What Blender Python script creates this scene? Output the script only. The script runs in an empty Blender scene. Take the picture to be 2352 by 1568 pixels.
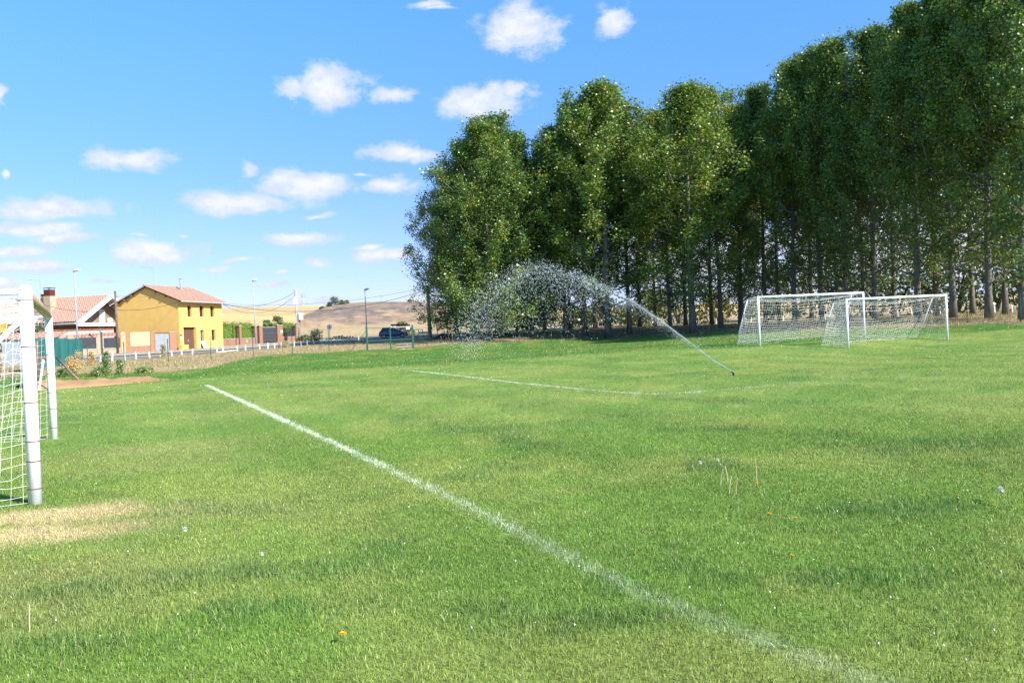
import bpy, math, random
import numpy as np
from mathutils import Vector, Matrix
S = bpy.context.scene
COL = S.collection
RNG = np.random.default_rng(7)
random.seed(11)
# ------------------------------------------------------------------ camera
FPX, CX, CY, EYE = 1829.0, 1176.0, 784.0, 1.6      # pixel units of a 2352 x 1568 view of the photograph
ROLL, PITCH = 0.042, 20/1829
fwd = Vector((0, math.cos(PITCH), -math.sin(PITCH)))
up0 = Vector((0, math.sin(PITCH), math.cos(PITCH)))
rt0 = Vector((1, 0, 0))
rt = rt0*math.cos(ROLL) - up0*math.sin(ROLL)
up = up0*math.cos(ROLL) + rt0*math.sin(ROLL)
cam_d = bpy.data.cameras.new('camera'); cam = bpy.data.objects.new('camera', cam_d); COL.objects.link(cam)
m = Matrix((rt, up, -fwd)).transposed().to_4x4(); m.translation = (0, 0, EYE)
cam.matrix_world = m
cam_d.sensor_width = 36; cam_d.lens = FPX/2352*36; cam_d.clip_start = 0.1; cam_d.clip_end = 6000
S.camera = cam
S.render.resolution_x, S.render.resolution_y = 1024, 682
# ------------------------------------------------------------------ light
EL, AZ = math.radians(37), math.radians(126)          # azimuth clockwise from +Y
sunv = Vector((math.sin(AZ)*math.cos(EL), math.cos(AZ)*math.cos(EL), math.sin(EL)))
sl = bpy.data.lights.new('sun', 'SUN'); so = bpy.data.objects.new('sun', sl); COL.objects.link(so)
sl.energy = 4.6; sl.angle = math.radians(0.5); sl.color = (1.0, 0.95, 0.87)
so.rotation_euler = sunv.to_track_quat('Z', 'Y').to_euler(); so.location = (30, -20, 60)
S.view_settings.view_transform = 'Standard'; S.view_settings.look = 'None'
S.view_settings.exposure = 0.98; S.view_settings.gamma = 1
S.render.engine = 'CYCLES'
S.cycles.max_bounces = 6; S.cycles.transparent_max_bounces = 8

def ray(px, py):
    return (rt*((px-CX)/FPX) + up*((CY-py)/FPX) + fwd)
def at(px, py, Y):
    d = ray(px, py); return Vector((0, 0, EYE)) + d*(Y/d.y)
def proj(X, Y, Z):                                    # vectorised world -> view pixels
    dx, dy, dz = X, Y, Z-EYE
    w = dx*fwd.x+dy*fwd.y+dz*fwd.z
    u = dx*rt.x+dy*rt.y+dz*rt.z; v = dx*up.x+dy*up.y+dz*up.z
    w = np.where(w < 0.05, 0.05, w)
    return CX+FPX*u/w, CY-FPX*v/w
ZO = {1:(0,900,2.613),2:(750,900,2.613),3:(1450,900,2.613),4:(2250,900,2.613),5:(2748,900,2.613),
      6:(380,980,5.227),7:(100,980,4.9),8:(1280,1100,7.35),9:(780,1080,6.72),10:(100,1200,5.88)}
def Z(n, x, y):
    a, b, s = ZO[n]; return ((a+x/s)/1.551, (b+y/s)/1.551)

# ------------------------------------------------------------------ sky with clouds
W = bpy.data.worlds.new('World'); S.world = W; W.use_nodes = True
nt = W.node_tree; nt.nodes.clear(); N = nt.nodes.new; L = nt.links.new
def nd(tree, typ, **kw):
    n = tree.nodes.new(typ)
    for k, v in kw.items(): setattr(n, k, v)
    return n
def mth(tree, op, a, b=None, c=None, clamp=False):
    n = tree.nodes.new('ShaderNodeMath'); n.operation = op; n.use_clamp = clamp
    for i, v in enumerate((a, b, c)):
        if v is None: continue
        if isinstance(v, (int, float)): n.inputs[i].default_value = v
        else: tree.links.new(v, n.inputs[i])
    return n.outputs[0]
def vmt(tree, op, a, b=None):
    n = tree.nodes.new('ShaderNodeVectorMath'); n.operation = op
    for i, v in enumerate((a, b)):
        if v is None: continue
        if isinstance(v, (tuple, list)): n.inputs[i].default_value = v
        else: tree.links.new(v, n.inputs[i])
    return n
def smooth(tree, v, lo, hi):
    n = tree.nodes.new('ShaderNodeMapRange'); n.interpolation_type = 'SMOOTHSTEP'
    tree.links.new(v, n.inputs[0]); n.inputs[1].default_value = lo; n.inputs[2].default_value = hi
    return n.outputs[0]
def mixc(tree, f, a, b, mode='MIX'):
    n = tree.nodes.new('ShaderNodeMix'); n.data_type = 'RGBA'; n.blend_type = mode
    for i, v in ((0, f), (6, a), (7, b)):
        if isinstance(v, (int, float)): n.inputs[i].default_value = v
        elif isinstance(v, (tuple, list)): n.inputs[i].default_value = (*v[:3], 1)
        else: tree.links.new(v, n.inputs[i])
    return n.outputs[2]
sky = N('ShaderNodeTexSky'); sky.sky_type = 'NISHITA'; sky.sun_disc = False
sky.sun_elevation = EL; sky.sun_rotation = AZ
sky.altitude = 800; sky.air_density = 1.0; sky.dust_density = 0.4; sky.ozone_density = 2.5
tc = N('ShaderNodeTexCoord')
nrm = vmt(nt, 'NORMALIZE', tc.outputs['Generated'])
sx = N('ShaderNodeSeparateXYZ'); L(nrm.outputs[0], sx.inputs[0])
az = mth(nt, 'ARCTAN2', sx.outputs[0], sx.outputs[1])
el = mth(nt, 'ARCSINE', sx.outputs[2])
cb = N('ShaderNodeCombineXYZ'); L(az, cb.inputs[0]); L(el, cb.inputs[1])
def noise(tree, vec, scale, detail=5, rough=0.55, dist=0.0):
    n = tree.nodes.new('ShaderNodeTexNoise'); tree.links.new(vec, n.inputs['Vector'])
    n.inputs['Scale'].default_value = scale; n.inputs['Detail'].default_value = detail
    n.inputs['Roughness'].default_value = rough; n.inputs['Distortion'].default_value = dist
    return n
st = vmt(nt, 'MULTIPLY', cb.outputs[0], (1, 1.5, 1)).outputs[0]
wn = noise(nt, st, 9, 3)
wv = vmt(nt, 'MULTIPLY', vmt(nt, 'SUBTRACT', wn.outputs['Color'], (.5, .5, .5)).outputs[0], (.06, .03, 0)).outputs[0]
wp = vmt(nt, 'ADD', cb.outputs[0], wv).outputs[0]
clouds = [(1197,66,78,54,1.0),(1405,50,48,44,.55),(760,200,78,46,1),(680,205,50,36,.62),(900,212,62,24,.62),(1110,238,90,38,.9),(1180,215,55,30,.6),
 (930,350,76,22,.9),(300,364,84,28,.85),(575,390,30,20,.5),(700,420,100,32,1),(560,462,130,24,1),(905,422,68,19,.7),(120,475,145,27,.95),
 (60,521,130,20,.85),(150,548,75,11,.8),(40,575,80,16,.85),(60,610,120,14,.85),(350,575,100,28,.95),(700,553,88,17,.85),(500,613,38,11,.9),
 (730,610,40,14,.8),(628,630,20,6,.8),(885,590,75,17,.75),(730,495,40,10,.45),(0,645,70,14,.95),(310,540,35,7,.45),(410,538,20,7,.7),
 (250,645,50,7,.5),(680,692,160,12,.5),(960,690,90,16,.6),(2,205,16,30,.6),(0,385,12,9,.6),(1600,600,180,60,1.1),(1730,580,70,50,1),
 (2140,500,190,120,1.3),(1300,600,90,30,.8),(1900,570,130,70,1.1),(2060,630,90,30,.8),(2330,560,90,60,.8),(985,12,60,12,.6),(1340,228,26,10,.4),(560,596,60,8,.55),(620,655,50,8,.6),(850,572,40,10,.7),(1000,20,60,8,.4),(840,400,40,8,.4),(-200,500,120,40,.9),(-150,300,90,40,.8),(2600,300,150,60,.9)]
acc = None
for (x, y, rx, ry, s) in clouds:
    d = ray(x, y).normalized(); a0, e0 = math.atan2(d.x, d.y), math.asin(d.z)
    d2 = ray(x+rx, y).normalized(); d3 = ray(x, y-ry).normalized()
    ra = abs(math.atan2(d2.x, d2.y)-a0)*1.3; re = abs(math.asin(d3.z)-e0)*1.3
    v = vmt(nt, 'MULTIPLY', vmt(nt, 'SUBTRACT', wp, (a0, e0, 0)).outputs[0], (1/ra, 1/re, 0))
    ln = vmt(nt, 'LENGTH', v.outputs[0]).outputs['Value']
    mval = mth(nt, 'MULTIPLY_ADD', ln, -1.0, .35+.65*s)
    acc = mval if acc is None else mth(nt, 'MAXIMUM', acc, mval)
n1 = noise(nt, st, 24, 10, .66)
n2 = noise(nt, st, 7, 3, .5)
val = mth(nt, 'ADD', acc, mth(nt, 'MULTIPLY', mth(nt, 'SUBTRACT', n1.outputs[0], .5), 2.1))
cm = smooth(nt, val, -0.12, 0.55)
# cirrus-thin milkiness towards the horizon
low = smooth(nt, el, .22, -.01)
milk = mth(nt, 'MULTIPLY', low, mth(nt, 'MULTIPLY_ADD', n2.outputs[0], .3, .05))
n4_ = noise(nt, vmt(nt, 'ADD', st, (0, -.012, 0)).outputs[0], 24, 10, .66)
shade = smooth(nt, mth(nt, 'ADD', mth(nt, 'MULTIPLY', val, .5), mth(nt, 'MULTIPLY', mth(nt, 'SUBTRACT', n1.outputs[0], n4_.outputs[0]), -3.0)), -.15, .75)
ccol = mixc(nt, shade, (.37, .415, .50), (.50, .51, .52))
skyc = vmt(nt, 'SCALE', sky.outputs[0]); skyc.inputs['Scale'].default_value = .10
gain = mixc(nt, smooth(nt, el, -.02, .55), (.60, .585, .95), (.72, 1.34, 1.60))
skyt = mixc(nt, 1.0, skyc.outputs[0], gain, 'MULTIPLY')
c1 = mixc(nt, milk, skyt, (.50, .58, .66))
c2 = mixc(nt, mth(nt, 'MULTIPLY', cm, .93), c1, ccol)
bg = N('ShaderNodeBackground'); L(c2, bg.inputs[0]); bg.inputs[1].default_value = 1.0
ow = N('ShaderNodeOutputWorld'); L(bg.outputs[0], ow.inputs[0])

# ------------------------------------------------------------------ helpers
def tag(o, label=None, cat=None, group=None, kind=None):
    if label: o['label'] = label
    if cat: o['category'] = cat
    if group: o['group'] = group
    if kind: o['kind'] = kind
    return o
def empty(name, loc=(0, 0, 0), rz=0):
    o = bpy.data.objects.new(name, None); COL.objects.link(o); o.location = loc; o.rotation_euler = (0, 0, rz)
    o.empty_display_size = .3; return o
def mesh_np(name, verts, faces_flat, fsize, mat, parent=None, col=None, smoothf=False):
    me = bpy.data.meshes.new(name); nv = len(verts); nf = len(faces_flat)//fsize
    me.vertices.add(nv); me.vertices.foreach_set('co', np.asarray(verts, dtype=np.float32).ravel())
    me.loops.add(nf*fsize); me.loops.foreach_set('vertex_index', np.asarray(faces_flat, dtype=np.int32))
    me.polygons.add(nf); me.polygons.foreach_set('loop_start', np.arange(0, nf*fsize, fsize, dtype=np.int32))
    me.polygons.foreach_set('loop_total', np.full(nf, fsize, dtype=np.int32))
    me.update(calc_edges=True)
    if smoothf: me.polygons.foreach_set('use_smooth', np.ones(nf, dtype=bool))
    if col is not None:
        a = me.color_attributes.new('base', 'FLOAT_COLOR', 'POINT')
        c = np.ones((nv, 4), dtype=np.float32); c[:, :3] = col; a.data.foreach_set('color', c.ravel())
    me.materials.append(mat)
    o = bpy.data.objects.new(name, me); COL.objects.link(o)
    if parent: o.parent = parent
    return o
class MB:
    def __init__(s): s.v = []; s.f = []
    def add(s, vs, fs):
        b = len(s.v); s.v += [tuple(p) for p in vs]; s.f += [tuple(b+i for i in f) for f in fs]; return s
    def box(s, x0, x1, y0, y1, z0, z1):
        return s.add([(x0,y0,z0),(x1,y0,z0),(x1,y1,z0),(x0,y1,z0),(x0,y0,z1),(x1,y0,z1),(x1,y1,z1),(x0,y1,z1)],
                     [(0,3,2,1),(4,5,6,7),(0,1,5,4),(1,2,6,5),(2,3,7,6),(3,0,4,7)])
    def cbox(s, c, d): return s.box(c[0]-d[0]/2, c[0]+d[0]/2, c[1]-d[1]/2, c[1]+d[1]/2, c[2]-d[2]/2, c[2]+d[2]/2)
    def tube(s, pts, rad, n=8, caps=True):
        pts = [Vector(p) for p in pts]
        if not isinstance(rad, (list, tuple)): rad = [rad]*len(pts)
        rings = []; b = len(s.v); prev = None
        for i, p in enumerate(pts):
            t = (pts[min(i+1, len(pts)-1)]-pts[max(i-1, 0)]).normalized()
            ref = prev if prev is not None else (Vector((0,0,1)) if abs(t.z) < .9 else Vector((1,0,0)))
            a = ref - t*ref.dot(t)
            if a.length < 1e-4: a = Vector((0,1,0)) - t*t.y
            a.normalize(); prev = a; c = t.cross(a)
            for k in range(n):
                an = 2*math.pi*k/n; q = p+(a*math.cos(an)+c*math.sin(an))*rad[i]; s.v.append(tuple(q))
        for i in range(len(pts)-1):
            for k in range(n):
                k2 = (k+1) % n; s.f.append((b+i*n+k, b+i*n+k2, b+(i+1)*n+k2, b+(i+1)*n+k))
        if caps and n > 2:
            s.f.append(tuple(b+k for k in range(n))[::-1]); e = b+(len(pts)-1)*n; s.f.append(tuple(e+k for k in range(n)))
        return s
    def beam(s, a, b, w, h):
        a, b = Vector(a), Vector(b); t = (b-a).normalized(); sd = t.cross(Vector((0,0,1)))
        if sd.length < .01: sd = Vector((1,0,0))
        sd.normalize(); u = sd.cross(t)
        vs = []
        for p in (a, b):
            for (i, j) in ((-1,-1),(1,-1),(1,1),(-1,1)): vs.append(p+sd*(i*w/2)+u*(j*h/2))
        return s.add(vs, [(0,1,2,3),(7,6,5,4),(0,4,5,1),(1,5,6,2),(2,6,7,3),(3,7,4,0)])
    def prism(s, poly, axis, a, b):                     # poly in the other two axes
        n = len(poly); vs = []
        for t in (a, b):
            for (u, v) in poly:
                vs.append({0:(t,u,v),1:(u,t,v),2:(u,v,t)}[axis])
        fs = [tuple(range(n))[::-1], tuple(range(n, 2*n))]
        for k in range(n): fs.append((k, (k+1) % n, n+(k+1) % n, n+k))
        return s.add(vs, fs)
    def build(s, name, mat, parent=None, sm=False, label=None):
        me = bpy.data.meshes.new(name); me.from_pydata(s.v, [], s.f); me.update()
        import bmesh
        bm = bmesh.new(); bm.from_mesh(me); bmesh.ops.recalc_face_normals(bm, faces=bm.faces); bm.to_mesh(me); bm.free()
        if sm:
            for p in me.polygons: p.use_smooth = len(p.vertices) == 4
        me.materials.append(mat); o = bpy.data.objects.new(name, me); COL.objects.link(o)
        if parent: o.parent = parent
        if label: o['label'] = label
        return o
def copy_tree(o, parent=None):
    c = o.copy(); COL.objects.link(c)
    if parent: c.parent = parent
    for ch in list(o.children): copy_tree(ch, c)
    return c
# ------------------------------------------------------------------ materials
def mat(name, c, c2=None, scale=4, rough=.85, bump=0, bscale=20, metal=0, vary=.5, stretch=None, spec=.3, detail=6):
    m = bpy.data.materials.new(name); m.use_nodes = True; t = m.node_tree; b = t.nodes['Principled BSDF']
    b.inputs['Roughness'].default_value = rough; b.inputs['Metallic'].default_value = metal
    b.inputs['Specular IOR Level'].default_value = spec
    co = t.nodes.new('ShaderNodeTexCoord').outputs['Object']
    if stretch: co = vmt(t, 'MULTIPLY', co, stretch).outputs[0]
    if c2 is None: c2 = tuple(v*.78 for v in c)
    n = noise(t, co, scale, detail, .6)
    f = smooth(t, n.outputs[0], .5-vary*.3, .5+vary*.3)
    t.links.new(mixc(t, f, c, c2), b.inputs['Base Color'])
    if bump:
        nb = noise(t, co, bscale, 4, .6); bn = t.nodes.new('ShaderNodeBump'); bn.inputs['Strength'].default_value = bump
        bn.inputs['Distance'].default_value = .02; t.links.new(nb.outputs[0], bn.inputs['Height']); t.links.new(bn.outputs[0], b.inputs['Normal'])
    return m
def brick_mat(name, c1, c2, mortar, bw=.25, bh=.07, ms=.012, axis='x'):
    m = bpy.data.materials.new(name); m.use_nodes = True; t = m.node_tree; b = t.nodes['Principled BSDF']; b.inputs['Roughness'].default_value = .9
    co = t.nodes.new('ShaderNodeTexCoord').outputs['Object']
    sp = t.nodes.new('ShaderNodeSeparateXYZ'); t.links.new(co, sp.inputs[0])
    cbn = t.nodes.new('ShaderNodeCombineXYZ'); t.links.new(mth(t, 'ADD', sp.outputs[0], sp.outputs[1]), cbn.inputs[0]); t.links.new(sp.outputs[2], cbn.inputs[1])
    br = t.nodes.new('ShaderNodeTexBrick'); t.links.new(cbn.outputs[0], br.inputs['Vector']); br.inputs['Scale'].default_value = 1
    br.inputs['Color1'].default_value = (*c1, 1); br.inputs['Color2'].default_value = (*c2, 1); br.inputs['Mortar'].default_value = (*mortar, 1)
    br.inputs['Mortar Size'].default_value = ms; br.inputs['Brick Width'].default_value = bw; br.inputs['Row Height'].default_value = bh
    n = noise(t, co, 3, 5); t.links.new(mixc(t, mth(t, 'MULTIPLY', n.outputs[0], .5), br.outputs[0], tuple(v*.6 for v in c1)), b.inputs['Base Color'])
    return m
M = {}
M['white'] = mat('white_paint', (.84,.83,.83), (.70,.69,.69), 6, .4, vary=.8)
M['post'] = mat('post_paint', (.88,.86,.87), (.80,.77,.77), 9, .38, vary=.5, bump=.1, bscale=60)
M['rustbar'] = mat('worn_crossbar', (.62,.52,.40), (.42,.27,.17), 5, .5, vary=.9)
M['rope'] = mat('net_cord', (.78,.78,.72), (.6,.6,.52), 10, .8)
M['rope2'] = mat('net_cord_far', (.66,.65,.59), (.54,.53,.47), 3, .8)
M['band'] = mat('dark_tie', (.16,.10,.08))
M['ochre'] = mat('ochre_render', (.78,.49,.145), (.70,.43,.12), 1.3, .92, bump=.15, bscale=14, vary=.9)
M['tile'] = mat('clay_tile', (.44,.27,.20), (.31,.18,.13), 3.5, .85, vary=1.0)
M['tile2'] = mat('clay_tile_even', (.50,.31,.23), (.40,.23,.165), 5, .85, vary=.9)
M['tiledark'] = mat('terracotta_edge', (.38,.13,.07))
M['gutter'] = mat('gutter_metal', (.55,.53,.50), rough=.5)
M['wooddoor'] = mat('old_wood_door', (.17,.085,.055), (.10,.05,.035), 5, .8, stretch=(6,6,.8), bump=.3)
M['frame'] = mat('brown_frame', (.16,.06,.03))
M['glass'] = mat('window_glass', (.02,.025,.03), rough=.08, spec=.6)
M['brick'] = brick_mat('orange_brick', (.50,.19,.09), (.42,.15,.07), (.42,.30,.22))
M['brick2'] = brick_mat('red_brick', (.36,.155,.09), (.30,.12,.075), (.33,.22,.16))
M['block'] = brick_mat('cream_block', (.66,.52,.30), (.60,.47,.26), (.50,.38,.22), 1.2, .24, .01)
M['stone'] = mat('cream_stone', (.52,.41,.27), (.38,.29,.19), 3, .95, bump=.4, vary=1)
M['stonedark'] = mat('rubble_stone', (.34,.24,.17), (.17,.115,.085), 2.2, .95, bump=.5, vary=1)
M['cap'] = mat('stone_coping', (.46,.42,.37), rough=.95)
M['greygate'] = mat('grey_sheet', (.32,.35,.39), (.28,.31,.35), 2, .5)
M['darkgate'] = mat('dark_gate', (.065,.062,.075), (.05,.05,.06), 3, .6)
M['greensheet'] = mat('green_sheet', (.010,.095,.09), (.035,.16,.145), 1.2, .55, vary=1, stretch=(1,1,.3))
M['greenmetal'] = mat('green_post', (.012,.085,.05), (.02,.11,.07), 3, .5)
M['galv'] = mat('galvanised', (.42,.45,.47), rough=.5, metal=.2)
M['lamp'] = mat('lamp_head', (.60,.62,.64), rough=.4)
M['concrete'] = mat('concrete_pole', (.42,.36,.30), (.30,.25,.21), 2, .95)
M['wood'] = mat('weathered_wood', (.20,.135,.10), (.12,.08,.06), 3, .95)
M['rustwood'] = mat('rusty_bar', (.26,.11,.075), (.34,.20,.15), 6, .9)
M['wire'] = mat('cable', (.05,.05,.055))
M['pale'] = mat('off_white', (.72,.70,.66))
M['kerbpost'] = mat('white_stone_post', (.78,.76,.72), (.60,.55,.48), 4, .8, vary=.7)
M['asphalt'] = mat('asphalt', (.29,.25,.21), (.24,.205,.17), 2, 1.0, spec=.02, bump=.2, bscale=60)
M['pave'] = mat('pavement_dust', (.42,.35,.26), (.33,.27,.19), 1.2, .95)
M['kerb'] = mat('kerb_stone', (.52,.49,.43))
M['brown'] = mat('brown_metal', (.13,.03,.02))
M['carpaint'] = mat('blue_paint', (.03,.06,.17), (.025,.05,.14), 1, .25, spec=.6)
M['rubber'] = mat('tyre_rubber', (.02,.02,.02))
M['hub'] = mat('hub_cap', (.35,.36,.38), metal=.3, rough=.4)
M['red'] = mat('red_lens', (.35,.02,.02))
M['yellow'] = mat('yellow_rail', (.70,.42,.06))
M['orange'] = mat('orange_board', (.85,.40,.02))
M['bark'] = mat('poplar_bark', (.23,.205,.17), (.10,.09,.07), 2.5, .95, bump=.5, vary=1, stretch=(2,2,.5))
M['soil'] = mat('bare_soil', (.42,.25,.12), (.30,.17,.08), 1.5, .95, bump=.8, bscale=7, vary=1)
M['hedge'] = None
def attr_mat(name, noise_scale=0, rough=.9, transl=0, rnd=.35, bump=0, spec=.2, tree=False):
    m = bpy.data.materials.new(name); m.use_nodes = True; t = m.node_tree; b = t.nodes['Principled BSDF']
    a = t.nodes.new('ShaderNodeAttribute'); a.attribute_name = 'base'; c = a.outputs['Color']
    b.inputs['Roughness'].default_value = rough; b.inputs['Specular IOR Level'].default_value = spec
    if rnd:
        g = t.nodes.new('ShaderNodeNewGeometry')
        f = mth(t, 'MULTIPLY_ADD', g.outputs['Random Per Island'], 2*rnd, 1-rnd)
        sc = vmt(t, 'SCALE', c); t.links.new(f, sc.inputs['Scale']); c = sc.outputs[0]
    if tree:
        oi = t.nodes.new('ShaderNodeObjectInfo')
        c = mixc(t, 1.0, c, mixc(t, oi.outputs['Random'], (.72,.84,.95), (1.28,1.16,.85)), 'MULTIPLY')
    if noise_scale:
        g2 = t.nodes.new('ShaderNodeNewGeometry')
        n = noise(t, g2.outputs['Position'], noise_scale, 8, .7)
        f = mth(t, 'MULTIPLY_ADD', n.outputs[0], 1.3, .35)
        sc = vmt(t, 'SCALE', c); t.links.new(f, sc.inputs['Scale']); c = sc.outputs[0]
        if bump:
            bn = t.nodes.new('ShaderNodeBump'); bn.inputs['Strength'].default_value = bump; bn.inputs['Distance'].default_value = .03
            n3 = noise(t, g2.outputs['Position'], noise_scale*2.2, 6, .75)
            t.links.new(n3.outputs[0], bn.inputs['Height']); t.links.new(bn.outputs[0], b.inputs['Normal'])
    t.links.new(c, b.inputs['Base Color'])
    if transl:
        tr = t.nodes.new('ShaderNodeBsdfTranslucent'); t.links.new(mixc(t, 1.0, c, (1.25, 1.15, .55), 'MULTIPLY'), tr.inputs[0])
        mx = t.nodes.new('ShaderNodeMixShader'); mx.inputs[0].default_value = transl
        t.links.new(b.outputs[0], mx.inputs[1]); t.links.new(tr.outputs[0], mx.inputs[2])
        t.links.new(mx.outputs[0], t.nodes['Material Output'].inputs[0])
    return m
M['ground'] = attr_mat('ground_surface', 5, .95, 0, 0, .7)
M['blade'] = attr_mat('grass_blade', 0, .5, .22, .38, spec=.35)
M['chalk'] = attr_mat('chalked_blade', 0, .9, .05, .15)
M['leaf'] = attr_mat('leaves', 0, .36, .27, .45, spec=.65, tree=True)
M['hill'] = attr_mat('hill_surface', .35, .95, 0, 0, .5)

# ------------------------------------------------------------------ numeric noise
_h = RNG.random((256, 256))
def vnoise(x, y):
    xi = np.floor(x).astype(int); yi = np.floor(y).astype(int); fx = x-xi; fy = y-yi
    fx = fx*fx*(3-2*fx); fy = fy*fy*(3-2*fy)
    g = lambda a, b: _h[a % 256, b % 256]
    return (g(xi,yi)*(1-fx)+g(xi+1,yi)*fx)*(1-fy)+(g(xi,yi+1)*(1-fx)+g(xi+1,yi+1)*fx)*fy
def fbm(x, y, o=4):
    s = 0; a = .5; t = 0
    for k in range(o): s = s+a*vnoise(x*2**k+17*k, y*2**k+31*k); t += a; a *= .5
    return s/t
def sstep(x, a, b):
    t = np.clip((x-a)/(b-a), 0, 1); return t*t*(3-2*t)
# ------------------------------------------------------------------ terrain
ctrl = [(484,868,38),(706,854,40),(928,842,41),(1169,827,41.5),(1305,817,42),(1502,803.6,41.5),(1743,795,40),(1985,777,43),(1946,800,38.5),(2175,781,41.8),
 (286,837,56),(387,833,58),(485,828,60),(582,822,62),(672,814,64),(756,809,66),(844,805,68),(949,800,70),(1040,794,71),(1117,790,72),(1193,786,74),(1267,782.6,75.5),(1337,777,77),(1469,768,80),
 (1108,778,78),(1278,768,84),(1457,756,87),(1602,757,80),(1759,745,80),(2011,735,70),(2270,729,58),(2352,742,46),(2352,735,55),
 (1100,765,100),(1600,745,110),(2200,718,92),(1600,722,170),(2200,700,150),(1200,745,180),(1000,775,100),
 (230,832,66),(230,823,76),(284,811,86),(395,819,72),(395,811,82),(415,805,90),(512,797,98),(564,806,80),(564,799,92),(723,791,90),(723,785,102),(685,782,112),(850,780,100),(893,776,107),
 (100,838,60),(-100,842,60),(-100,822,90),(100,815,90),(600,768,180),(850,757,160),(100,795,150),(850,744,205),(600,755,205),(1014,737,205),(135,892,34),(-100,895,34)]
cp = []
for (x, y, D) in ctrl:
    p = at(x, y, D); cp.append((math.atan2(p.x, p.y), math.log(math.hypot(p.x, p.y)), p.z))
for D in (1.5, 4, 8, 14, 20, 27):
    for a in (-38, -25, -12, 0, 12, 25, 38): cp.append((math.radians(a), math.log(D), 0))
cp = np.array(cp); K1 = 1.6
def kern(r2): return np.where(r2 > 1e-12, .5*r2*np.log(np.maximum(r2, 1e-12)), 0)
P = np.c_[cp[:, 0]*K1, cp[:, 1]]; n_ = len(P)
A = np.zeros((n_+3, n_+3)); d2 = ((P[:, None]-P[None])**2).sum(-1); A[:n_, :n_] = kern(d2)+np.eye(n_)*2e-4
A[:n_, n_] = 1; A[:n_, n_+1:] = P; A[n_:, :n_] = A[:n_, n_:].T
wgt = np.linalg.solve(A, np.r_[cp[:, 2], 0, 0, 0])
def tz(X, Y):
    X = np.asarray(X, float); Y = np.asarray(Y, float); sh = X.shape; X = X.ravel(); Y = Y.ravel()
    ang = np.arctan2(X, Y); r = np.hypot(X, Y)
    a = np.clip(ang, -.66, .66)*K1; l = np.log(np.clip(r, 1.5, 215))
    out = np.empty(len(X))
    for i in range(0, len(X), 40000):
        s_ = slice(i, i+40000)
        q = (a[s_, None]-P[None, :, 0])**2+(l[s_, None]-P[None, :, 1])**2
        out[s_] = kern(q)@wgt[:n_]+wgt[n_]+wgt[n_+1]*a[s_]+wgt[n_+2]*l[s_]
    out = np.clip(out, -.02, 6)*(1-sstep(np.abs(ang), 1.3, 2.4))
    out = out*sstep(r, 22, 34)
    return out.reshape(sh)
def tz1(x, y): return float(tz(np.array([x]), np.array([y]))[0])
def gp(px, D, dz=0):                                   # ground point in pixel column px at depth D
    y = 800
    for _ in range(4):
        p = at(px, y, D); z = tz1(p.x, D); _, yy = proj(p.x, D, z); y = float(yy)
    p = at(px, y, D); return Vector((p.x, D, z+dz))
def hit(px, py, lo=2.0, hi=330):
    d = ray(px, py); d = d/d.y; Ds = np.exp(np.linspace(math.log(lo), math.log(hi), 1500))
    zz = EYE+d.z*Ds-tz(d.x*Ds, Ds); k = np.argmax(zz < 0) if (zz < 0).any() else len(Ds)-1
    D = Ds[k]; return Vector((d.x*D, D, tz1(d.x*D, D)))
# world polylines of the ground's zones
def interp_line(pts, x): a = np.array(pts); return np.interp(x, a[:, 0], a[:, 1])
EDGE = [(-400,905),(0,895),(130,888),(300,884),(484,868),(706,854),(928,842),(1169,827),(1305,817),(1502,804),(1618,803),(1743,797),(1985,779),(2100,770),(2352,757),(2700,740)]
DRY = [(-400,880),(0,868),(130,862),(250,858),(395,854),(484,846),(533,832),(607,819),(681,814),(780,809),(850,805),(977,797),(1043,789),(1256,781),(1515,771),(1697,764),(2179,750),(2352,743),(2700,725)]
G1 = np.array((.170,.285,.046)); G2 = np.array((.262,.335,.074)); G3 = np.array((.095,.215,.055)); TAN = np.array((.50,.37,.19)); SOIL = np.array((.13,.12,.06))
def mixn(a, b, t): return a*(1-t[:, None])+b*t[:, None]
_a, _b, _c, _d = hit(2000,1566).xy, hit(1480,1368).xy, hit(1050,1150).xy, hit(475,885).xy
L1 = [tuple(_a+(_a-_b)*.6), tuple(_a), tuple(_b), tuple(_c), tuple(_d)]
pxline = [(945,852),(1000,857),(1100,869),(1200,881),(1300,891),(1380,898),(1440,903),(1500,905.5),(1560,903),(1620,899),(1700,892),(1800,883),(1900,875),(2000,867),(2100,862),(2200,858)]
L2 = [tuple(hit(*p).xy) for p in pxline]
def seg_dist(X, Y, pl):
    best = np.full(len(X), 1e9); 
    for (a, b) in zip(pl[:-1], pl[1:]):
        a = np.array(a); b = np.array(b); d = b-a; t = np.clip(((X-a[0])*d[0]+(Y-a[1])*d[1])/(d@d), 0, 1)
        best = np.minimum(best, np.hypot(X-a[0]-t*d[0], Y-a[1]-t*d[1]))
    return best
TUFTS = [(hit(470,1322).xy,.55,.22),(hit(240,1352).xy,.5,.2),(hit(620,1400).xy,.6,.2),(hit(2290,1015).xy,1.6,.6),(hit(120,1480).xy,.4,.15),(hit(1980,1330).xy,.5,.2),(hit(1440,1420).xy,.35,.14)]
def tuft_w(X, Y):
    t = np.zeros(len(X))
    for (c, rx, ry) in TUFTS: t = np.maximum(t, np.exp(-((X-c[0])/rx)**2-((Y-c[1])/ry)**2))
    return np.clip(t*1.5*fbm(X*7, Y*7, 2)*1.6, 0, 1)
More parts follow.
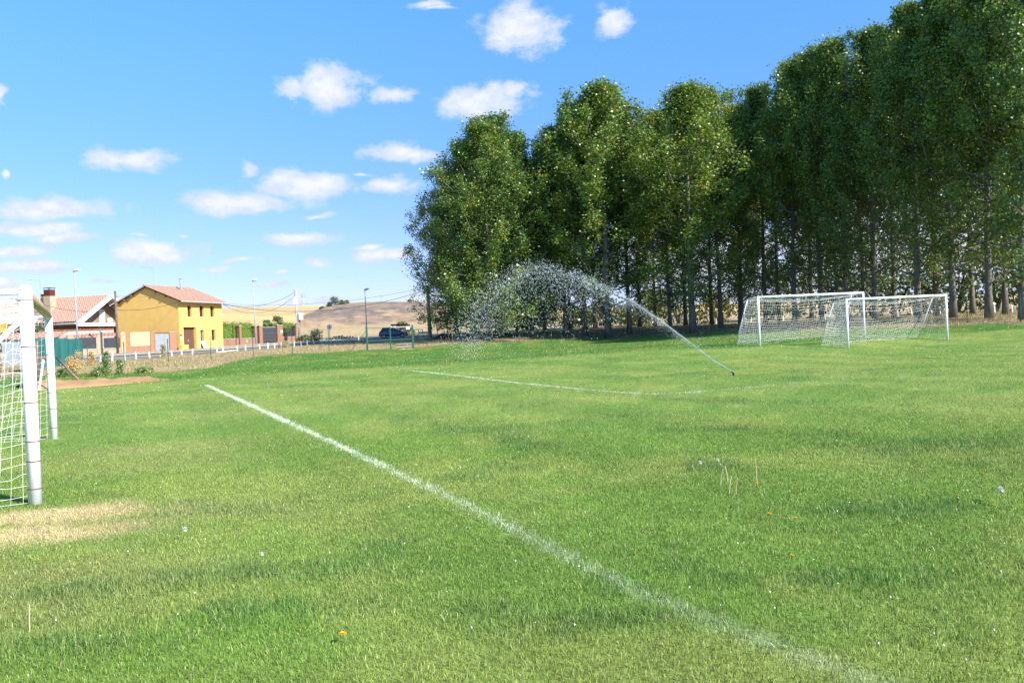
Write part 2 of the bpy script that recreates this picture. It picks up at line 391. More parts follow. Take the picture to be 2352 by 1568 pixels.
def ground_color(X, Y):
    Zt = tz(X, Y); px, py = proj(X, Y, Zt); r = np.hypot(X, Y); front = Y > 1
    n1 = fbm(X*.55, Y*.55); n2 = fbm(X*1.9+40, Y*1.9+9); n3 = fbm(X*.16+5, Y*.16+70, 3); n4 = fbm(X*6+11, Y*6+3, 2)
    c = mixn(G1[None]*np.ones((len(X), 1)), G2, sstep(n1*.6+n2*.4, .38, .66))
    c = mixn(c, G3, sstep(fbm(X*.9+90, Y*.9+33), .60, .80)*.5)
    c = mixn(c, G2*np.array((1.12,1.03,1.05)), sstep(n3, .45, .65)*.35)
    # faint mowing bands
    c = c*(1+.05*np.sin((X*.90+Y*.44)*2.1))[:, None]
    # dead patches by the goal
    def ell(x0, y0, rx, ry, a): 
        ca, sa = math.cos(a), math.sin(a); u = (X-x0)*ca+(Y-y0)*sa; v = -(X-x0)*sa+(Y-y0)*ca
        return np.sqrt((u/rx)**2+(v/ry)**2)
    dd = np.minimum(ell(-4.55, 7.75, 1.05, .5, .1), ell(-4.45, 6.95, 1.1, .45, .15)) + (n2-.5)*1.1+(n4-.5)*.5
    c = mixn(c, np.array((.66,.52,.28)), (1-sstep(dd, .30, 1.30))*.92)
    de = np.minimum(ell(-3.1, 7.6, 1.2, .7, .1), np.minimum(ell(-3.3, 5.6, 1.5, .9, -.2), np.minimum(ell(-4.9, 10.8, 1.2, .8, .3), ell(-5.5, 12.5, 2, 1.0, .3))))+(n2-.5)*1.6
    c = mixn(c, np.array((.33,.32,.12)), (1-sstep(de, .3, 1.3))*.40)
    c = mixn(c, np.array((.075,.21,.06)), tuft_w(X, Y)*.38)
    f1 = (.30+.30*sstep(r, 6, 12))*(1-.45*sstep(r, 18, 31)); d1 = seg_dist(X, Y, L1)+(n4-.5)*.05
    c = mixn(c, np.array((.60,.66,.48)), (1-sstep(d1, .01, .085+.04*sstep(8-r, 0, 4)))*f1*(.45+.75*n2))
    d2_ = seg_dist(X, Y, L2)+(n4-.5)*.04; f2 = .46*(1-sstep(X, 3, 11)*.45)
    c = mixn(c, np.array((.62,.68,.50)), (1-sstep(d2_, .02, .085))*f2*(.4+.8*n2))
    # verge
    ed = interp_line(EDGE, px); v = sstep(ed-py+(n1-.5)*8, -1, 3)*front
    vg = mixn(np.array((.095,.23,.030))[None]*np.ones((len(X), 1)), np.array((.20,.27,.045)), sstep(n1, .4, .65))
    vg = mixn(vg, np.array((.06,.19,.035)), sstep(n2, .5, .7)*.7)
    c = mixn(c, vg, v)
    dr = interp_line(DRY, px); t = sstep(dr-py+(n2-.5)*5+(n1-.5)*5, -1.5, 2)*front
    dry = mixn(np.array((.46,.335,.17))[None]*np.ones((len(X), 1)), np.array((.34,.25,.125)), sstep(n2, .35, .65))
    dry = mixn(dry, np.array((.30,.27,.11)), sstep(fbm(X*.25+3, Y*.25+8), .52, .66)*.7)
    far = sstep(r, 115, 140); ft = mixn(np.array((.56,.40,.20))[None]*np.ones((len(X), 1)), np.array((.50,.36,.19)), sstep(fbm(X*.05, Y*.4), .4, .6))
    dry = mixn(dry, ft, far)
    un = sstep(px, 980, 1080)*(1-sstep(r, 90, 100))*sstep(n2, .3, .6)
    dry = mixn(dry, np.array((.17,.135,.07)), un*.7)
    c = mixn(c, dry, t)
    c = c*(1+(n4-.5)*.25)[:, None]
    return c, t, v
# sheet
ths = np.radians(np.r_[np.linspace(-180, -42, 60)[:-1], np.linspace(-42, 42, 520), np.linspace(42, 180, 60)[1:]])
rs = np.r_[np.geomspace(.3, 25, 90)[:-1], np.geomspace(25, 130, 300)[:-1], np.geomspace(130, 5000, 60)]
TH, R_ = np.meshgrid(ths, rs); X = (np.sin(TH)*R_).ravel(); Y = (np.cos(TH)*R_).ravel(); Zg = tz(X, Y)
nr, nc = len(rs), len(ths)
cg, tdry, vv = ground_color(X, Y)
Zg = Zg + (fbm(X*.8, Y*.8, 3)-.5)*.10*vv*sstep(np.hypot(X, Y), 30, 40)
i, j = np.meshgrid(np.arange(nr-1), np.arange(nc-1), indexing='ij'); a = (i*nc+j).ravel()
fq = np.c_[a, a+nc, a+nc+1, a+1]
X = np.r_[X, 0]; Y = np.r_[Y, 0]; Zg = np.r_[Zg, 0]; cg = np.r_[cg, cg[:1]]
o = mesh_np('ground', np.c_[X, Y, Zg], fq.ravel(), 4, M['ground'], None, cg*.8, True); tag(o, kind='structure')
# small disc under the camera
ci = MB(); ci.tube([(0, 0, -.5), (0, 0, -.004)], .31, 24); 

# ------------------------------------------------------------------ grass blades
def blades(name, X, Y, H, Wd, C, mt, lean=.5, seg=2, label=None, cat=None, z=None):
    n = len(X); z0 = (tz(X, Y) if z is None else z)-.004
    a = RNG.random(n)*2*np.pi; dx, dy = np.cos(a), np.sin(a)
    b = RNG.random(n)*2*np.pi; ln = RNG.random(n)*lean*H; lx, ly = np.cos(b)*ln, np.sin(b)*ln
    hw = Wd/2
    p0 = np.c_[X-dx*hw, Y-dy*hw, z0]; p1 = np.c_[X+dx*hw, Y+dy*hw, z0]
    if seg == 2:
        mx = X+lx*.35; my = Y+ly*.35; mz = z0+H*.6
        p2 = np.c_[mx+dx*hw*.8, my+dy*hw*.8, mz]; p3 = np.c_[mx-dx*hw*.8, my-dy*hw*.8, mz]
        p4 = np.c_[X+lx, Y+ly, z0+H*(1-.25*ln/np.maximum(H, 1e-3))]
        V = np.stack([p0, p1, p2, p3, p4], 1).reshape(-1, 3); k = np.arange(n)*5
        F = np.c_[k, k+1, k+2, k, k+2, k+3, k+3, k+2, k+4].reshape(-1)
        CC = np.repeat(C, 5, 0)
    else:
        p4 = np.c_[X+lx, Y+ly, z0+H]
        V = np.stack([p0, p1, p4], 1).reshape(-1, 3); k = np.arange(n)*3
        F = np.c_[k, k+1, k+2].reshape(-1); CC = np.repeat(C, 3, 0)
    o = mesh_np(name, V, F, 3, mt, None, CC)
    return o
def sample_field(n, r0, r1, power, amax=44):
    # density ~ r^-power
    e = 2-power; u = RNG.random(n); r = (r0**e+u*(r1**e-r0**e))**(1/e); t = np.radians((RNG.random(n)*2-1)*amax)
    return r*np.sin(t), r*np.cos(t), r
# the chalk lines: world polylines on the ground
def make_grass(name, n, r0, r1, power, hf, wf, seg, dens_color=1.0, keepf=None):
    X, Y, r = sample_field(n, r0, r1, power)
    C, t, v = ground_color(X, Y)
    keep = (t < .5) & (RNG.random(len(r)) < keepf(r)); X, Y, r, C, v = X[keep], Y[keep], r[keep], C[keep], v[keep]
    n = len(X)
    tuft = sstep(fbm(X*.9+90, Y*.9+33), .60, .74)
    H = (.020+.026*RNG.random(n))*hf*(1+.5*tuft+1.0*tuft_w(X, Y))*(1+v*(1.0+1.2*fbm(X*.8+7, Y*.8)))
    # stray pale / straw blades
    s = RNG.random(n); C = C.copy()
    st_ = s < .06; C[st_] = np.array((.42,.42,.19)); 
    st_ = (s > .06) & (s < .20); C[st_] = C[st_]*np.array((1.35,1.2,1.3))
    dk = s > .86; C[dk] = C[dk]*.6
    Wd = .0033*wf(r)*(.7+.6*RNG.random(n))
    o = blades(name, X, Y, H, Wd, C*dens_color, M['blade'], .9, seg)
    tag(o, kind='stuff'); return o
o = make_grass('grass', 950000, 2.0, 17, .75, .85, lambda r: 1+.07*np.maximum(r-4, 0), 2, keepf=lambda r: 1-sstep(r, 8, 17))
tag(o, 'short mown green grass blades covering the near part of the pitch', 'grass')
o = make_grass('grass', 1000000, 7.5, 75, 1.5, .95, lambda r: 1.35*(r/10)**.8, 1, keepf=lambda r: sstep(r, 7.5, 14))
tag(o, 'short green grass blades covering the far part of the pitch and its verge', 'grass')
# chalked blades
def chalk(pl, dens, w, name, label, fade, wsc):
    pl = np.array(pl); sl_ = np.hypot(*(pl[1:]-pl[:-1]).T); cs = np.r_[0, np.cumsum(sl_)]; Ltot = cs[-1]
    n = int(Ltot*dens); s = RNG.random(n)*Ltot; x = np.interp(s, cs, pl[:, 0]); y = np.interp(s, cs, pl[:, 1])
    k = np.clip(np.searchsorted(cs, s)-1, 0, len(pl)-2); d = (pl[k+1]-pl[k])/sl_[k][:, None]
    off = RNG.normal(0, w*.42, n); x = x-d[:, 1]*off; y = y+d[:, 0]*off
    keep = RNG.random(n) < fade(x, y, s/Ltot)*(.25+.75*sstep(fbm(x*2.5, y*2.5), .30, .62))*sstep(fbm(x*13, y*13, 2), .15, .5); x, y = x[keep], y[keep]; r = np.hypot(x, y); n = len(x)
    C = np.ones((n, 3))*np.array((.66,.72,.55))*(.8+.2*RNG.random(n))[:, None]
    o = blades(name, x, y, .026+.020*RNG.random(n), .0046*np.maximum(r/4, .8)**wsc, C, M['chalk'], .9, 1)
    tag(o, label, 'pitch marking', kind='structure')
chalk(L1, 850, .105, 'pitch_line', 'long white chalk line running diagonally across the near pitch', lambda x, y, t: (.08+.50*sstep(np.hypot(x, y), 5, 12))*(1-.45*sstep(np.hypot(x, y), 18, 31)), .65)
chalk(L2, 380, .09, 'penalty_area_line', 'bent white chalk line around the sprinkler', lambda x, y, t: .5*(1-sstep(t, .45, .95)*.96), .62)
# rough dry grass and weeds beyond the fence
def scatter_px(n, poly_px, Dlo, Dhi):
    out = []
    px = RNG.random(n)*(poly_px[1]-poly_px[0])+poly_px[0]; D = Dlo+RNG.random(n)*(Dhi-Dlo)
    X = (px-CX)/FPX*D; return X, D
n = 90000; X, Y = scatter_px(n, (-150, 2500), 44, 96); C, t, v = ground_color(X, Y); px, _ = proj(X, Y, tz(X, Y))
ok = (t > .5) & ((px > 960) | (Y < np.interp(px, [0,200,286,395,564,723,850,960], [56,60,64,71,79,88,94,96])))
X, Y, C, px = X[ok], Y[ok], C[ok], px[ok]; n = len(X)
C = np.where((RNG.random(n) < .3)[:, None], np.array((.60,.45,.24)), C*1.1); C = np.where((RNG.random(n) < .12)[:, None], np.array((.13,.16,.06)), C)
hh = .06+.22*RNG.random(n)*sstep(fbm(X*.6, Y*.6), .35, .65)
o = blades('dry_grass', X, Y, hh, .02+.02*RNG.random(n), C, M['blade'], .6, 1)
tag(o, 'dry straw coloured grass on the strip outside the pitch fence', 'dry grass', kind='stuff')

# ------------------------------------------------------------------ hills
def hill(name, base, crest, D0, D1, cfun, back=120, nu=220, nv=26, rough=1.0):
    b = np.array(base); c = np.array(crest); xs = np.linspace(b[0, 0], b[-1, 0], nu); V = []
    for x in xs:
        pb = at(x, np.interp(x, b[:, 0], b[:, 1]), D0); V.append((pb.x, D0-3, pb.z-9))
    for k in range(nv+6):
        for x in xs:
            pb = at(x, np.interp(x, b[:, 0], b[:, 1]), D0); pc = at(x, np.interp(x, c[:, 0], c[:, 1]), D1)
            if k <= nv:
                t = k/nv; e = math.sin(t*math.pi/2)**.9
                V.append((pb.x+(pc.x-pb.x)*t, D0+(D1-D0)*t, pb.z-.3+(pc.z-pb.z+.3)*e))
            else:
                t = (k-nv)/5; V.append((pc.x*(1+t*back/D1), D1+back*t, pc.z-(pc.z+2)*t*t))
    V = np.array(V); V[:, 2] += (fbm(V[:, 0]*.05, V[:, 1]*.08)-.5)*rough+(fbm(V[:, 0]*.4, V[:, 1]*.4, 3)-.5)*rough*.4
    i, j = np.meshgrid(np.arange(nv+6), np.arange(nu-1), indexing='ij'); a = (i*nu+j).ravel()
    o = mesh_np(name, V, np.c_[a, a+1, a+nu+1, a+nu].ravel(), 4, M['hill'], None, cfun(V), True); tag(o, kind='structure')
def wheat(V):
    c = mixn(np.array((.60,.41,.165))[None]*np.ones((len(V), 1)), np.array((.50,.34,.16)), sstep(fbm(V[:, 0]*.012, V[:, 1]*.035), .45, .6))
    return mixn(c, np.array((.38,.27,.14)), sstep(fbm(V[:, 0]*.03+9, V[:, 1]*.1+4), .6, .7)*.8)
def brownc(V):
    c = mixn(np.array((.29,.195,.125))[None]*np.ones((len(V), 1)), np.array((.20,.15,.12)), sstep(fbm(V[:, 0]*.06, V[:, 1]*.12), .4, .6))
    c = mixn(c, np.array((.42,.29,.16)), sstep(fbm(V[:, 0]*.25+9, V[:, 1]*.4+4), .52, .7)*.7)
    return mixn(c, np.array((.13,.12,.09)), sstep(fbm(V[:, 0]*.4+9, V[:, 1]*.5+40), .58, .72)*.7)
hill('wheat_hill', [(-900,800),(0,790),(500,765),(900,752),(1500,725),(2000,705),(3200,655)], [(-900,755),(0,735),(300,722),(500,714),(700,709),(900,707),(1100,712),(1400,712),(1600,705),(2000,694),(3200,645)], 215, 430, wheat)
hill('brown_hill', [(690,731),(730,742),(854,743),(977,739),(1014,737),(1300,735)], [(690,729.5),(705,721),(720,715),(742,706),(780,698.7),(824,694.5),(868,692.5),(915,692.5),(952,693.5),(989,695),(1026,697.5),(1120,706),(1300,733)], 203, 250, brownc, 60, 200, 40, .8)

# ------------------------------------------------------------------ road and pavement
def ribbon(name, near, farl, mt, dz, th=0):
    a = [hit(*p) for p in near]; b = [hit(*p) for p in farl]; V = []; F = []; n = 60; m_ = 6
    def rs_(pl, k):
        s = k/(n-1)*(len(pl)-1); i = min(int(s), len(pl)-2); t = s-i; return pl[i].lerp(pl[i+1], t)
    for k in range(n):
        p, q = rs_(a, k), rs_(b, k)
        for j in range(m_+1):
            r = p.lerp(q, j/m_); V.append((r.x, r.y, tz1(r.x, r.y)+dz))
    for k in range(n-1):
        for j in range(m_): c = k*(m_+1)+j; F.append((c, c+1, c+m_+2, c+m_+1))
    mb = MB(); mb.v = V; mb.f = F; o = mb.build(name, mt); tag(o, kind='structure'); return a, b
NE = [(60,848),(150,838),(230,829),(395,817.5),(564,804.5),(723,790.5),(850,781.5),(960,778.5),(1200,775)]
FE = [(60,834),(150,827),(230,821),(395,811),(564,800),(723,787),(850,777.5),(960,774),(1200,771)]
PE = [(60,826),(150,821),(230,815.5),(395,805.5),(564,792),(723,783),(850,775),(930,772.5),(1200,769)]
ribbon('road', NE, FE, M['asphalt'], .03)
ribbon('kerb', [(x, y+.9) for x, y in FE], [(x, y-.5) for x, y in FE], M['kerb'], .11)
ribbon('pavement', [(x, y-.4) for x, y in FE], PE, M['pave'], .10)

# soil heap at the left rim of the pitch
mb = MB(); a = gp(60, 34); b = gp(395, 38.5); nU, nV = 90, 22
dirv = (b-a); dn = Vector((-dirv.y, dirv.x, 0)).normalized()
V = []
for i in range(nU):
    for j in range(nV):
        u = i/(nU-1); v = j/(nV-1); p = a+dirv*u+dn*(v-.5)*3.4*(1-.45*u)
        h = (.34-.16*u)*math.sin(math.pi*v)**.8*min(1, (1-u)*6)*(.55+.9*float(fbm(np.array([u*16]), np.array([v*4]))[0])) if 0 < v < 1 else -.05
        V.append((p.x, p.y, tz1(p.x, p.y)+h-.03+.0))
mb.v = V; mb.f = [(i*nV+j, i*nV+j+1, (i+1)*nV+j+1, (i+1)*nV+j) for i in range(nU-1) for j in range(nV-1)]
tag(mb.build('soil_heap', M['soil'], sm=True), 'low heap of bare orange soil along the left rim of the pitch', 'soil heap')

# ------------------------------------------------------------------ leaf clouds
def leafcloud(centers, sig, per, size, c1, c2, seed=0, updown=1.0, yel=.06, yc=(.30,.27,.03)):
    rg = np.random.default_rng(seed); k = len(centers); c = np.repeat(centers, per, 0); sg = np.repeat(np.broadcast_to(sig, (k,)), per)
    n = len(c); off = rg.normal(0, 1, (n, 3))*sg[:, None]*np.array((1, 1, updown)); p = c+off
    a = rg.normal(0, 1, (n, 3)); a /= np.linalg.norm(a, axis=1)[:, None]; b = rg.normal(0, 1, (n, 3)); b -= a*(a*b).sum(1)[:, None]; b /= np.linalg.norm(b, axis=1)[:, None]
    s = (size*(.6+.8*rg.random(n)))[:, None]
    V = np.stack([p-a*s*.5, p+b*s*.42, p+a*s*.55, p-b*s*.42], 1).reshape(-1, 3)
    F = np.arange(n*4)
    cl = np.repeat(rg.random(k), per); t = np.clip(cl*.6+rg.random(n)*.4, 0, 1)
    C = np.array(c1)*(1-t[:, None])+np.array(c2)*t[:, None]
    y = (np.repeat(rg.random(k) < yel*1.2, per) & (rg.random(n) < .5)) | (rg.random(n) < yel*.35); C[y] = yc
    return V, F, np.repeat(C, 4, 0)
def leaf_obj(name, V, F, C, parent=None): return mesh_np(name, V, F, 4, M['leaf'], parent, C)
PG1, PG2 = (.080,.165,.036), (.225,.310,.062)
def poplar_mesh(seed, H=22.0, R=4.2, dens=1.0, skirt=False):
    rg = random.Random(seed); nrg = np.random.default_rng(seed)
    mb = MB(); pts = []; x = y = 0
    for k in range(13):
        t = k/12; x += rg.uniform(-.12, .12); y += rg.uniform(-.12, .12); pts.append((x*t*1.5, y*t*1.5, H*.93*t-.15))
    rad = [max(.20*(1-t/12)**.8*(H/22)+.02, .03) for t in range(13)]; rad[0] *= 1.35
    mb.tube(pts, rad, 10)
    def trunk(z):
        s = max(0, min(11.999, (z+.15)/(H*.93)*12)); i = int(s); a, b = Vector(pts[i]), Vector(pts[i+1]); return a.lerp(b, s-i)
    def env(t):                                       # crown radius by relative height
        if skirt: return R*np.interp(t, [.06,.12,.22,.42,.62,.80,.90,1.0], [.66,.90,1.0,1.04,.95,.74,.52,.16])
        return R*(np.interp(t, [.10,.16,.28,.42,.60,.78,.90,1.0], [.20,.50,.78,1.0,1.04,.84,.60,.18]))
    cents = []; sigs = []
    nl = int(74*dens)
    for k in range(nl):
        t0 = (.05 if skirt else .10)+(.88 if skirt else .83)*(k/nl)**(.95 if skirt else .82)+rg.uniform(-.01, .01); z0 = t0*H; an = k*2.399+rg.uniform(-.5, .5)
        b0 = trunk(z0)
        up_ = rg.uniform(.5, 1.0)*(1.6 if t0 > .35 else .9)
        t1 = min(.99, t0+.13*up_); r1 = env(t1)*rg.uniform(.72, 1.08)
        zt = z0+(t1-t0)*H
        if t0 > .70: r1 *= rg.uniform(.5, .95); zt = min(H*1.0, z0+rg.uniform(2.2, 4.8))
        tip = Vector((b0.x+math.cos(an)*r1, b0.y+math.sin(an)*r1, zt))
        mid = b0.lerp(tip, .5)+Vector((math.cos(an)*r1*.14, math.sin(an)*r1*.14, -.35*(zt-z0)*.5))
        mb.tube([b0, mid, tip], [max(.04, .105*(1-t0)), .045, .014], 5, False)
        clump = rg.random(); m_ = (7 if t0 > .3 or skirt else 5) if clump > .16 else 3
        for j in range(m_):
            s = .28+.74*j/(m_-1); q = b0.lerp(mid, s*2) if s < .5 else mid.lerp(tip, (s-.5)*2)
            for e in range(2 if (t0 > .36 or skirt or clump > .72) else 1):
                cents.append((q.x+rg.gauss(0, .30), q.y+rg.gauss(0, .30), q.z+rg.gauss(0, .42))); sigs.append(rg.uniform(.17, .31))
        # upright shoots at the end
        if t0 > .3:
            for j in range(3): cents.append((tip.x+rg.gauss(0,.12), tip.y+rg.gauss(0,.12), tip.z+.35*j)); sigs.append(.2)
    for j in range(16): q = trunk(H*(.80+.13*j/15)); cents.append((q.x+rg.gauss(0,.25), q.y+rg.gauss(0,.25), q.z+rg.uniform(0,1.3))); sigs.append(.32)
    cents = np.array(cents); cents[:, 2] = np.minimum(cents[:, 2], H-.2)
    sigs = np.array(sigs); hz = fbm(cents[:, 0]*.55+seed*3.7+cents[:, 2]*.21, cents[:, 2]*.42+cents[:, 1]*.5+50, 3)
    kp = (hz > np.quantile(hz, .24)) | (cents[:, 2] > H*.86); cents, sigs = cents[kp], sigs[kp]
    V, F, C = leafcloud(cents, sigs, 50, .148, PG1, PG2, seed, 1.35)
    return mb, V, F, C
protos = []
for k in range(8):
    mb, V, F, C = poplar_mesh(100+k, 22.0, [4.3,3.9,4.6,4.1,4.4,3.8,4.8,4.5][k], 1.0 if k < 6 else 1.15, k > 5)
    t = empty('poplar_tree', (0, 0, 0)); tag(t, 'x', 'tree', 'poplars in the row beside the pitch')
    mb.build('trunk', M['bark'], t, True); leaf_obj('crown', V, F, C, t); protos.append(t)
# (pixel column of the trunk, depth, top row, width factor, row)
TREES = [(1050,86,400,1.0,0),(1092,82,330,1.15,0),(1125,77,290,1.1,0),(1152,80,274,1.2,0),(1192,82,312,1.05,0),(1252,86,340,.85,0),(1300,82,300,.95,0),(1345,80,245,1.05,0),(1398,77,204,1.3,0),(1446,82,245,.95,0),
 (1540,80,262,.85,0),(1592,73,212,1.3,0),(1656,79,218,.95,0),(1705,82,250,.85,0),(1759,78,206,.95,0),(1826,75,156,1.0,0),(1888,73,128,1.0,0),(1945,70,104,1.0,0),(2011,68,76,1.05,0),(2110,63,26,1.1,0),(2190,60,-20,1.1,0),(2272,57,-60,1.1,0),(2350,54,-110,1.1,0),(2450,50,-150,1.1,0),
 (1085,96,400,1.0,1),(1142,98,360,1.0,1),(1222,97,375,.9,1),(1310,96,330,.9,1),(1368,98,290,1.0,1),(1470,97,300,.9,1),(1505,95,330,.8,1),(1575,98,300,.9,1),(1635,96,290,.9,1),(1700,94,300,.9,1),(1790,92,270,1.0,1),(1865,90,230,1.0,1),(1925,86,215,.9,1),(1985,84,200,1.0,1),(2055,82,170,1.0,1),(2150,76,120,1.0,1),(2235,74,100,1.0,1),(2310,68,60,1.0,1),(2400,64,30,1.0,1)]
ORD = ['leftmost','second','third','fourth','fifth','sixth','seventh','eighth','ninth','tenth','eleventh','twelfth','thirteenth','fourteenth','fifteenth','sixteenth','seventeenth','eighteenth','nineteenth','twentieth','twenty-first','twenty-second','twenty-third','twenty-fourth']
used = set(); cnt = [0, 0]
for q, (px, D, ty, wf, row) in enumerate(TREES):
    base = gp(px, D); top = at(px, ty, D); H = top.z-base.z
    k = (q*5+row*2) % 6 if px > 1240 else 6+q % 2
    o = protos[k] if k not in used else copy_tree(protos[k]); used.add(k)
    o.location = base; s = H/22.0; wf *= 1.14 if px < 1700 else 1.0; o.scale = (wf*(.55+.45*s), wf*(.55+.45*s), s); o.rotation_euler = (0, 0, random.uniform(0, 6.28))
    n_o = ORD[cnt[row]]; cnt[row] += 1
    fr = 'tall leafy poplar, %s%s in the front row behind the mesh fence' if row == 0 else 'shaded poplar, %s%s in the back row of the plantation'
    tag(o, fr % (n_o, ' tree' if n_o == 'leftmost' else ' from the left'), 'tree', 'poplars in the front row' if row == 0 else 'poplars in the back row')
# shrubs and small trees
def bush(name, base, w, h, label, cat, group=None, c1=PG1, c2=PG2, size=.22, n=60, per=24, seed=1, d=None, stems=5, sg=.12):
    rg = random.Random(seed); t = empty(name, base); tag(t, label, cat, group); d = d or w
    cents = []
    for k in range(n):
        a = rg.uniform(0, 6.28); e = rg.uniform(0, 1)**.6; z = rg.uniform(.08, .95); rr = math.sqrt(max(0.05, 1-(max(0, z-.35)/.65)**2))*e
        cents.append((math.cos(a)*rr*w/2, math.sin(a)*rr*d/2, z*h))
    V, F, C = leafcloud(np.array(cents), sg*min(w, h)*np.ones(n), per, size, c1, c2, seed, 1, .02)
    leaf_obj('foliage', V, F, C, t)
    mb = MB()
    for k in range(stems):
        a = rg.uniform(0, 6.28); mb.tube([(0, 0, -.05), (math.cos(a)*w*.15, math.sin(a)*d*.15, h*.4), (math.cos(a)*w*.3, math.sin(a)*d*.3, h*.75)], [.05*h/2, .03*h/2, .01], 5, False)
    mb.build('stem', M['bark'], t)
    return t
BUSH = [(1210,110,5,4),(1250,115,6,4.5),(1390,118,6,4),(1500,112,5,5),(1560,120,7,6),(1640,112,6,4.5),(1720,118,8,9),(1775,110,7,8),(1835,115,8,9),(1930,105,8,7),(1985,100,7,6.5),(2060,98,8,8),(2130,95,8,8),(2200,92,8,9),(2290,88,7,8),(2360,84,8,9),(1330,116,5,3),(1455,120,5,3)]
BUSH.sort()
for q, (px, D, w, h) in enumerate(BUSH):
    olive = q % 3 == 1
    bush('shrub', gp(px, D), w, h, '%s shrub behind the poplars, %s%s in the line of shrubs' % ('olive green' if olive else 'dark green', ORD[q], '' if q == 0 else ' from the left'), 'shrub', 'shrubs behind the poplars',
         (.09,.11,.02) if olive else (.045,.075,.02), (.17,.17,.04) if olive else (.09,.12,.035), .34, 70, 22, 300+q)
# small ones on the left
bush('shrub', gp(926, 118), 2.6, 1.9, 'rounded grey green shrub behind the blue car', 'shrub', None, (.08,.12,.05), (.16,.20,.09), .16, 60, 22, 51, sg=.10)
bush('shrub', gp(727, 100), 1.5, 1.6, 'upright green shrub right of the utility pole', 'shrub', None, (.05,.10,.03), (.12,.18,.06), .14, 40, 22, 52)
bush('shrub', gp(700, 102), 2.2, .9, 'low dark green shrub at the foot of the utility pole', 'shrub', None, (.05,.10,.03), (.10,.15,.05), .14, 40, 22, 53)
bush('shrub', gp(780, 106), 3.6, .5, 'low spreading green weeds beside the round sign', 'shrub', None, (.06,.12,.03), (.14,.20,.06), .12, 40, 22, 54)
def on_hill(px, py, D): return at(px, py, D)
for q, (px, py, D, w, h, lb) in enumerate([(571,715.5,425,4,2.2,'dark round shrub on the crest of the yellow hill, the left one of two'),(602,714,425,4.4,1.4,'dark flat shrub on the crest of the yellow hill, the right one of two'),
        (638,741,210,2.8,2.0,'dark green round tree rising above the hedge'),(613,744,212,2.2,1.1,'brownish low shrub left of the round tree above the hedge'),
        (768,700,240,2.6,2.7,'tall loose grey green tree on the left shoulder of the brown hill'),(786,700,242,2.4,1.7,'smaller grey green tree beside the tall one on the brown hill'),(756,704,240,1.6,1.3,'lowest grey green tree on the left shoulder of the brown hill'),
        (799,698,244,1.0,1.3,'thin grey green sapling at the right of the hill trees'),(740,709,236,1.6,.8,'low green shrub on the left slope of the brown hill'),(941,694,252,1.5,1.0,'small round shrub on the crest of the brown hill'),(985,697,252,1.2,.5,'tiny shrub on the crest of the brown hill by the concrete pole')]):
    bush('hill_shrub', on_hill(px, py, D)-Vector((0,0,.2)), w, h, lb, 'shrub', None, (.08,.12,.07), (.15,.20,.11), .26, 34, 22, 400+q)
